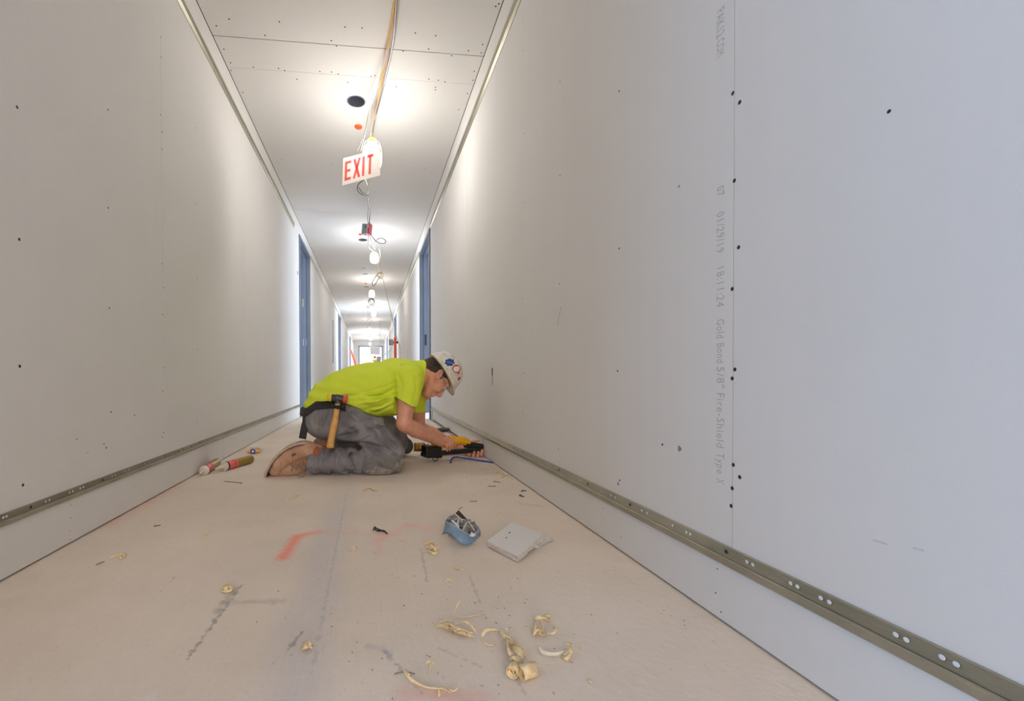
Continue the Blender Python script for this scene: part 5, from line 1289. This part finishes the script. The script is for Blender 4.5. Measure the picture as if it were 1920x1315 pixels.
obj('fold_strip', MB().ribbon([P(868, 994, Z=.042), P(873, 984, Z=.052), P(877, 977, Z=.050)], (1, 0, .2), .0045, .0004).ribbon([P(877, 977, Z=.050), P(884, 986, Z=.044), P(890, 996, Z=.036)], (1, 0, .4), .004, .0004), mat('strip_pinkgrey', (196, 180, 182), rough=.3), t)
obj('white_tab', MB().prism([P(880, 1006, Z=.036), P(884, 998, Z=.040), P(892, 1003, Z=.036), P(888, 1007, Z=.033)], (0, .001, 0)), M_SW, t)
obj('red_bit', MB().prism([P(894, 1003, Z=.030), P(899, 1000, Z=.032), P(899, 1004, Z=.029)], (0, .001, 0)), M_SR, t)

# wood shavings
def shaving(pts, w, lab, grp='wood shavings on the floor', lift=.0, twist=.6, seed=0, m_=None):
    """pts: photo pixels plus height above the floor"""
    r = random.Random(seed); W3 = spline([P(x, y, Z=z + .0015) for x, y, z in pts], 5); n = len(W3)
    wd = [Vector((math.cos(seed + twist * i / 5) * .8, math.sin(seed + twist * i / 5) * .8, .45)) for i in range(n)]
    ws = [w * .75 * (.30 + .70 * math.sin(math.pi * (i + .6) / (n + .2)) ** .5) for i in range(n)]
    mb = MB().ribbon(W3, wd, ws, .0004)
    for v in mb.v: v.z = max(v.z, .0004)
    return mb
def curl(c, r0, wdt, turns, ax, seed, tight=.5):
    r = random.Random(seed); ax = Vector(ax).normalized(); up = Vector((0, 0, 1)); e = (up - ax * up.dot(ax)).normalized(); f = ax.cross(e); pts = []
    n = int(14 * turns)
    for i in range(n):
        a = 2 * math.pi * turns * i / n; rr_ = r0 * (1 - tight * i / n)
        pts.append(Vector(c) + (e * math.cos(a) + f * math.sin(a)) * rr_ + ax * (wdt * .35 * i / n))
    mb = MB().ribbon(pts, ax, wdt, .0004)
    for v in mb.v: v.z = max(v.z, .0004)
    return mb
def put(mbs, lab, parts=('strand',), m_=None):
    c = sum((v for mb in mbs for v in mb.v), Vector((0, 0, 0))) / sum(len(mb.v) for mb in mbs)
    m_ = m_ or M_SHAVE
    if len(mbs) == 1: o = obj('wood_shaving', mbs[0], m_, smooth='all', fix=True); return tag(o, lab, 'wood shaving', 'wood shavings on the floor')
    t = thing('wood_shaving', lab, 'wood shaving', (c.x, c.y, 0), 'wood shavings on the floor')
    for mb in mbs: obj('strand', mb, m_, t, smooth='all')
    return t
Sv = shaving
put([Sv([(818, 1171, .001), (828, 1166, .004), (838, 1163, .006), (850, 1167, .002)], .004, '', seed=1), Sv([(817, 1175, .002), (835, 1172, .005), (850, 1176, .004), (868, 1186, .003), (888, 1194, .002)], .010, '', seed=2),
     Sv([(822, 1176, .004), (845, 1174, .008), (862, 1180, .006), (882, 1190, .003)], .009, '', seed=3.4), Sv([(852, 1172, .006), (870, 1166, .010), (884, 1174, .008), (892, 1186, .003)], .006, '', seed=5),
     Sv([(840, 1168, .010), (856, 1178, .012), (874, 1184, .006), (886, 1188, .004)], .007, '', seed=6)], 'long frayed bundle of shavings left of the curled pile')
rf = random.Random(77)
def fray(x0, y0, x1, y1, n, sp, hz, w=.0022):
    out = []
    for k in range(n):
        u = rf.random() * .7; v = u + rf.uniform(.15, .35); ox, oy = rf.uniform(-sp, sp), rf.uniform(-sp * .6, sp * .6)
        xa, ya, xb, yb = x0 + (x1 - x0) * u + ox, y0 + (y1 - y0) * u + oy, x0 + (x1 - x0) * v + ox * .3, y0 + (y1 - y0) * v + oy * .4
        out.append(Sv([(xa, ya, .002 + rf.random() * hz), ((xa + xb) / 2 + rf.uniform(-3, 3), (ya + yb) / 2 - rf.uniform(0, 5), .004 + rf.random() * hz), (xb, yb, .002 + rf.random() * hz * .5)], w * rf.uniform(.6, 1.6), '', seed=rf.uniform(0, 6)))
    return out
FR = fray(818, 1172, 890, 1196, 26, 5, .010)
put(FR, 'fine frayed fibres tangled over the long bundle')
put(fray(935, 1184, 985, 1222, 16, 6, .012), 'fine fibres where the arched shaving meets the curled pile')
put(fray(1000, 1172, 1022, 1196, 12, 8, .010), 'fine fibres inside the open looped shaving')
put([Sv([(862, 1127, .030), (857, 1137, .022), (854, 1148, .010), (856, 1156, .003)], .005, '', seed=3), Sv([(855, 1156, .003), (870, 1158, .003), (888, 1155, .002), (903, 1152, .001)], .006, '', seed=4)], 'upright pale splinter shaving above the frayed bundle')
put([Sv([(903, 1194, .003), (910, 1184, .012), (925, 1182, .016), (938, 1184, .012)], .010, '', seed=2), Sv([(936, 1183, .012), (944, 1192, .014), (950, 1202, .008), (948, 1208, .004)], .012, '', seed=1), Sv([(902, 1198, .001), (915, 1210, .001), (930, 1209, .001)], .003, '', seed=7),
     Sv([(948, 1178, .02), (954, 1184, .014), (950, 1194, .008)], .008, '', seed=3), Sv([(950, 1204, .006), (962, 1208, .008), (976, 1216, .006), (986, 1230, .002)], .007, '', seed=5)], 'arched shaving leading into the curled pile')
put([Sv([(950, 1206, .006), (956, 1218, .016), (960, 1232, .012)], .020, '', seed=1.5), Sv([(960, 1214, .012), (974, 1222, .016), (982, 1236, .008)], .018, '', seed=.4), Sv([(955, 1240, .006), (965, 1236, .016), (978, 1232, .010)], .014, '', seed=2.2),
     curl(P(961, 1258, Z=.0118), .011, .017, 2.0, (.5, .8, 0), 1), curl(P(958, 1255, Z=.009), .008, .016, 1.4, (.6, .7, .1), 3)], 'loose ribbon shaving ending in a round curl')
put([curl(P(985, 1259, Z=.0130), .0125, .023, 2.6, (1, .35, .05), 2, .35), curl(P(993, 1257, Z=.0125), .012, .016, 1.2, (1, .3, 0), 5, .1)], 'tightly rolled round shaving, right end of the pile')
put([Sv([(1002, 1158, .002), (1006, 1168, .006), (1004, 1178, .014), (1000, 1190, .002)], .007, '', seed=1), Sv([(1003, 1160, .012), (1014, 1158, .016), (1026, 1158, .010)], .010, '', seed=2), curl(P(1026, 1158, Z=.008), .007, .008, 1.4, (.3, 1, 0), 4),
     Sv([(1000, 1192, .003), (1010, 1182, .012), (1022, 1188, .006), (1014, 1194, .002)], .012, '', seed=3), Sv([(1022, 1187, .005), (1036, 1188, .012), (1044, 1180, .014), (1040, 1172, .012), (1032, 1171, .008)], .006, '', seed=1.6), Sv([(1014, 1162, .01), (1018, 1174, .006), (1018, 1188, .004)], .004, '', seed=5)], 'open looped shaving behind the rolled pile')
put([Sv([(1010, 1212, .010), (1016, 1222, .006), (1030, 1227, .006), (1045, 1227, .008), (1058, 1222, .008)], .010, '', seed=1.3)], 'single pale curved shaving right of the pile', m_=mat('shaving_pale', (232, 220, 200), rough=.7))
put([Sv([(1060, 1206, .008), (1070, 1210, .010), (1070, 1222, .008), (1058, 1230, .004)], .012, '', seed=.3), Sv([(1052, 1232, .002), (1062, 1236, .004), (1070, 1226, .008)], .008, '', seed=2)], 'yellow looped shaving, rightmost of the big ones')
put([Sv([(757, 1257, .008), (764, 1268, .006), (778, 1280, .004), (800, 1290, .004), (822, 1292, .004), (838, 1292, .003)], .008, '', seed=1), Sv([(760, 1256, .010), (766, 1264, .012), (766, 1270, .004)], .007, '', seed=3), Sv([(822, 1290, .004), (824, 1299, .003), (823, 1307, .001)], .007, '', seed=2), Sv([(826, 1288, .006), (836, 1294, .006), (846, 1300, .002)], .010, '', seed=4), Sv([(840, 1292, .004), (850, 1296, .006), (858, 1290, .010), (854, 1284, .01)], .004, '', seed=6)], 'long thin curved shaving at the front edge')
put([Sv([(803, 1262, .002), (805, 1252, .010), (806, 1246, .016)], .010, '', seed=1), Sv([(798, 1244, .014), (806, 1240, .018), (814, 1246, .012)], .006, '', seed=2)], 'short upright chip above the front curved shaving')
put([Sv([(565, 1216, .002), (572, 1212, .010), (580, 1210, .006), (586, 1216, .002)], .014, '', seed=1.2), Sv([(566, 1208, .004), (576, 1206, .008), (584, 1210, .006)], .010, '', seed=.2)], 'pale folded shaving alone left of centre')
put([Sv([(415, 1103, .004), (424, 1099, .010), (434, 1102, .006), (440, 1106, .002)], .014, '', seed=1.2), Sv([(414, 1108, .002), (426, 1109, .004), (436, 1106, .006)], .010, '', seed=.6), curl(P(424, 1104, Z=.008), .007, .010, 1.2, (1, .2, 0), 4)], 'yellowish crumpled shaving on the left')
put([Sv([(655, 1034, .002), (659, 1026, .010), (666, 1028, .008), (664, 1034, .003)], .008, '', seed=1)], 'small ring-like shaving right of the orange mark')
put([Sv([(795, 1020, .004), (806, 1016, .012), (816, 1022, .010), (822, 1030, .003)], .014, '', seed=1.2), Sv([(797, 1026, .003), (810, 1024, .010), (818, 1034, .004)], .012, '', seed=.2), Sv([(800, 1034, .002), (812, 1038, .004), (822, 1036, .003)], .010, '', seed=2.2), curl(P(808, 1026, Z=.009), .008, .012, 1.3, (.8, .5, 0), 4)], 'crumpled yellow shaving left of the blue packaging')
put([Sv([(206, 1048, .002), (216, 1042, .006), (228, 1040, .008), (236, 1042, .006)], .008, '', seed=1), curl(P(229, 1043, Z=.009), .008, .008, 1.1, (.2, 1, 0), 3)], 'thin looped shaving near the left wall')
put([Sv([(179, 1060, .001), (188, 1056, .003), (196, 1053, .001)], .004, '', seed=2)], 'tiny dark-edged splinter nearest the left wall', m_=mat('splinter_dark', (140, 120, 96), rough=.8))
put([Sv([(378, 1000, .002), (386, 998, .005), (392, 1002, .002)], .006, '', seed=1), Sv([(382, 1006, .001), (388, 1000, .004), (400, 1003, .001)], .004, '', seed=2)], 'small light shaving on the left, below the sealant tubes')
put(fray(848, 1064, 876, 1070, 8, 4, .003), 'faint pale fibres in the middle of the floor')
put([Sv([(745, 1016, .001), (754, 1014, .003), (768, 1022, .001)], .005, '', seed=2)], 'straight little splinter above centre')
put([Sv([(680, 921, .001), (692, 916, .006), (700, 920, .003), (708, 921, .001)], .008, '', seed=1)], 'small tan shaving just in front of the worker', m_=mat('shaving_tan', (206, 160, 116), rough=.7))
put([Sv([(540, 938, .001), (548, 930, .006), (560, 928, .004), (552, 936, .001)], .005, '', seed=2), Sv([(516, 942, .001), (530, 936, .003), (536, 948, .001)], .003, '', seed=3)], 'faint pale shaving below the boot')
put([Sv([(833, 1091, .001), (840, 1086, .006), (848, 1092, .002)], .006, '', seed=1)], 'small shaving in the middle of the floor')
put([Sv([(1102, 1272, .001), (1106, 1278, .003), (1112, 1280, .001)], .004, '', seed=1)], 'tiny yellow crescent shaving far right of the pile')
put([Sv([(930, 886, .001), (944, 890, .004), (952, 898, .002)], .012, '', seed=1), Sv([(940, 896, .001), (952, 892, .003), (962, 900, .001)], .010, '', seed=2)], 'small heap of pale shavings by the right base strip', m_=mat('shaving_yellow', (218, 200, 150), rough=.8))
# shaving dust: uncountable crumbs
rr = random.Random(12); m = MB()
for k in range(300):
    if k < 150: x, y = rr.gauss(.72, .16) - .12, rr.gauss(2.05, .35)
    elif k < 260: x, y = rr.gauss(.22, .22), rr.gauss(.90, .12)
    else: x, y = rr.uniform(-.85, .68), rr.uniform(.75, 4.0)
    if not (XL + .03 < x < XR - .03): continue
    if x < -.2 and 2.15 < y < 2.5: continue
    s = rr.uniform(.0005, .0015); a = rr.uniform(0, 3.14); m.obox((x, y, s * .4 + .0002), (s * 1.6 * math.cos(a), s * 1.6 * math.sin(a), 0), (-s * .6 * math.sin(a), s * .6 * math.cos(a), 0), (0, 0, s * .4))
o = obj('sawdust', m, mat('crumb', (188, 166, 136), rough=.9, c2=(164, 148, 130), scale=3)); o['kind'] = 'stuff'; o['label'] = 'scattered crumbs and sawdust on the floor'; o['category'] = 'debris'
# loose screws and nails
def nail(x0, y0, x1, y1, r, lab, cat='nail', head=True, m_=None):
    a, b = P(x0, y0, Z=r + .0005), P(x1, y1, Z=r + .0005); d = (b - a).normalized(); L_ = (b - a).length
    r = r * .72; o = obj(cat, MB().lathe(a, d, ([(0, r * 2.0), (.0015, r * 2.0), (.003, r)] if head else [(0, r)]) + [(L_ * .85, r), (L_, r * .2)], 8), m_ or mat('fastener', (104, 92, 82), rough=.5, metal=.4), smooth=True); return tag(o, lab, cat, 'loose fasteners on the floor')
nail(453, 906, 418, 902.5, .0022, 'long dark nail in front of the sealant tubes')
nail(929, 912, 914, 912, .0020, 'short dark screw nearest the blue bar', 'screw_loose'); nail(894, 940, 880, 940.5, .0016, 'thin screw in front of the blue bar', 'screw_loose')
nail(978, 921, 987, 920, .0030, 'dark screw near the base strip', 'screw_loose'); nail(926, 903, 939, 905, .0022, 'brownish screw by the pale shavings', 'screw_loose')
nail(975, 929, 983, 932, .0036, 'stubby rust-brown screw nearest the base strip', 'screw_loose', m_=mat('rusty', (128, 92, 74), rough=.8))
nail(289, 987, 302, 985, .0020, 'small dark screw toward the left wall', 'screw_loose')
for o in list(bpy.data.objects):
    if o.name.startswith('screw_loose'): o.name = 'loose_screw'; o['category'] = 'screw'
q = [P(700, 995, Z=.003), P(703, 988, Z=.016), P(704, 994, Z=.006), P(712, 996, Z=.005), P(719, 995, Z=.006), P(726, 1001, Z=.002)]
t = thing('wire_scrap', 'dark twisted scrap of wire on the pink spray mark', 'scrap', tuple(q[0]))
obj('strand', MB().tube(spline(q, 4), .0022, 6), M_DARKMET, t); obj('strand', MB().tube(spline([P(704, 990, Z=.004), P(712, 994, Z=.008), P(724, 998, Z=.002)], 4), .0026, 6), M_DARKMET, t)
cv = obj('bent_bristle', MB().tube(spline([P(740, 1263, Z=.002), P(760, 1260, Z=.003), P(778, 1264, Z=.001)], 4), .001, 5), M_GREYC); tag(cv, 'thin grey bristle beside the front curved shaving', 'scrap')

# ================================================================== far down the corridor
a = P(741, 633, Y=11.0); t = thing('level', 'tall orange level standing against the right wall far away', 'tool', (a.x, 11.0, 0))
obj('body', MB().box(a.x - .034, a.x + .034, 10.98, 11.03, .0, a.z), M_ORANGE, t, bevel=.006)
obj('vial', MB().box(a.x - .02, a.x + .02, 10.975, 11.035, .9, .98), M_COMP, t)
bx = C(733.5, 642, 11.6); obj_ = thing('utility_box', 'grey electrical box left of the orange level', 'electrical box', tuple(bx))
obj('box', MB().box(bx.x - .06, bx.x + .06, bx.y, bx.y + .10, bx.z - .08, bx.z + .08), mat('box_grey', (134, 138, 146), rough=.5), obj_, bevel=.01)
obj('lid', MB().box(bx.x - .05, bx.x + .05, bx.y - .006, bx.y, bx.z - .07, bx.z + .07), mat('lid_grey', (150, 154, 162), rough=.5), obj_, bevel=.004)
obj('bracket', MB().box(bx.x + .06, XR, bx.y + .03, bx.y + .07, bx.z - .03, bx.z + .03), M_DARKMET, obj_)
cable('drop_cable', [C(736, 650, 11.62), C(731, 658, 12), C(722, 664, 13), C(714, 671, 14.0)], .010, M_GREYC, 'grey cable sagging from the utility box')
a, b = P(656.5, 658, Y=19.2), P(668, 690, Y=18.9); d_ = b - a; e_ = a + d_ * ((a.z - .0) / (a.z - b.z)); a.x = max(a.x, XL + .05)
t = thing('orange_pole', 'orange pole leaning out from the left wall far down the corridor', 'pole', (e_.x, e_.y, 0))
obj('shaft', MB().tube([e_ + Vector((0, 0, .05)), a], .042, 8), M_ORANGE, t); obj('foot', MB().tube([e_ + Vector((0, 0, .0)), e_ + Vector((0, 0, .05))], .048, 8), M_BLACK, t)
hs_ = thing('hanging_sheet', 'white sheet hanging across the far end of the corridor', 'sheet', tuple(C(703, 649, 15.5)))
p4 = [C(694, 649, 15.5), C(713, 650, 15.5), C(713, 666, 15.5), C(694, 664.5, 15.5)]
obj('panel', MB().prism(p4, (0, .01, 0)), translucent('sheet_white', (248, 248, 248), .7), hs_)
obj('cord', MB().tube([p4[0], Vector((p4[0].x, 15.5, HC))], .006, 6), M_GREYC, hs_); obj('cord', MB().tube([p4[1], Vector((p4[1].x, 15.5, HC))], .006, 6), M_GREYC, hs_)
mq = P(706, 672, Y=14.6); ct = thing('tool_cart', 'small yellow and grey equipment cart with an orange lamp, far away', 'cart', (mq.x, 14.6, 0))
obj('body', MB().box(mq.x - .10, mq.x + .14, 14.5, 14.9, .12, mq.z - .10), mat('cart_grey', (150, 148, 152), rough=.6), ct, bevel=.02)
obj('motor', MB().box(mq.x + .0, mq.x + .15, 14.5, 14.8, mq.z - .10, mq.z + .06), mat('cart_grey', (0, 0, 0)), ct, bevel=.02)
obj('tray', MB().box(mq.x - .14, mq.x + .02, 14.45, 14.8, mq.z - .12, mq.z - .04), mat('cart_yellow', (226, 206, 70), rough=.6), ct, bevel=.02, label='yellow tray')
obj('lamp', MB().ell((mq.x - .06, 14.5, mq.z + .03), (.05, .05, .05), 12, 8), M_ORANGE, ct, smooth='all', label='orange lamp')
for sx in (-.09, .13):
    for sy in (14.52, 14.88): obj('wheel', MB().lathe((mq.x + sx - .02, sy, .06), (1, 0, 0), [(0, .06), (.04, .06)], 14), M_BLACK, ct)
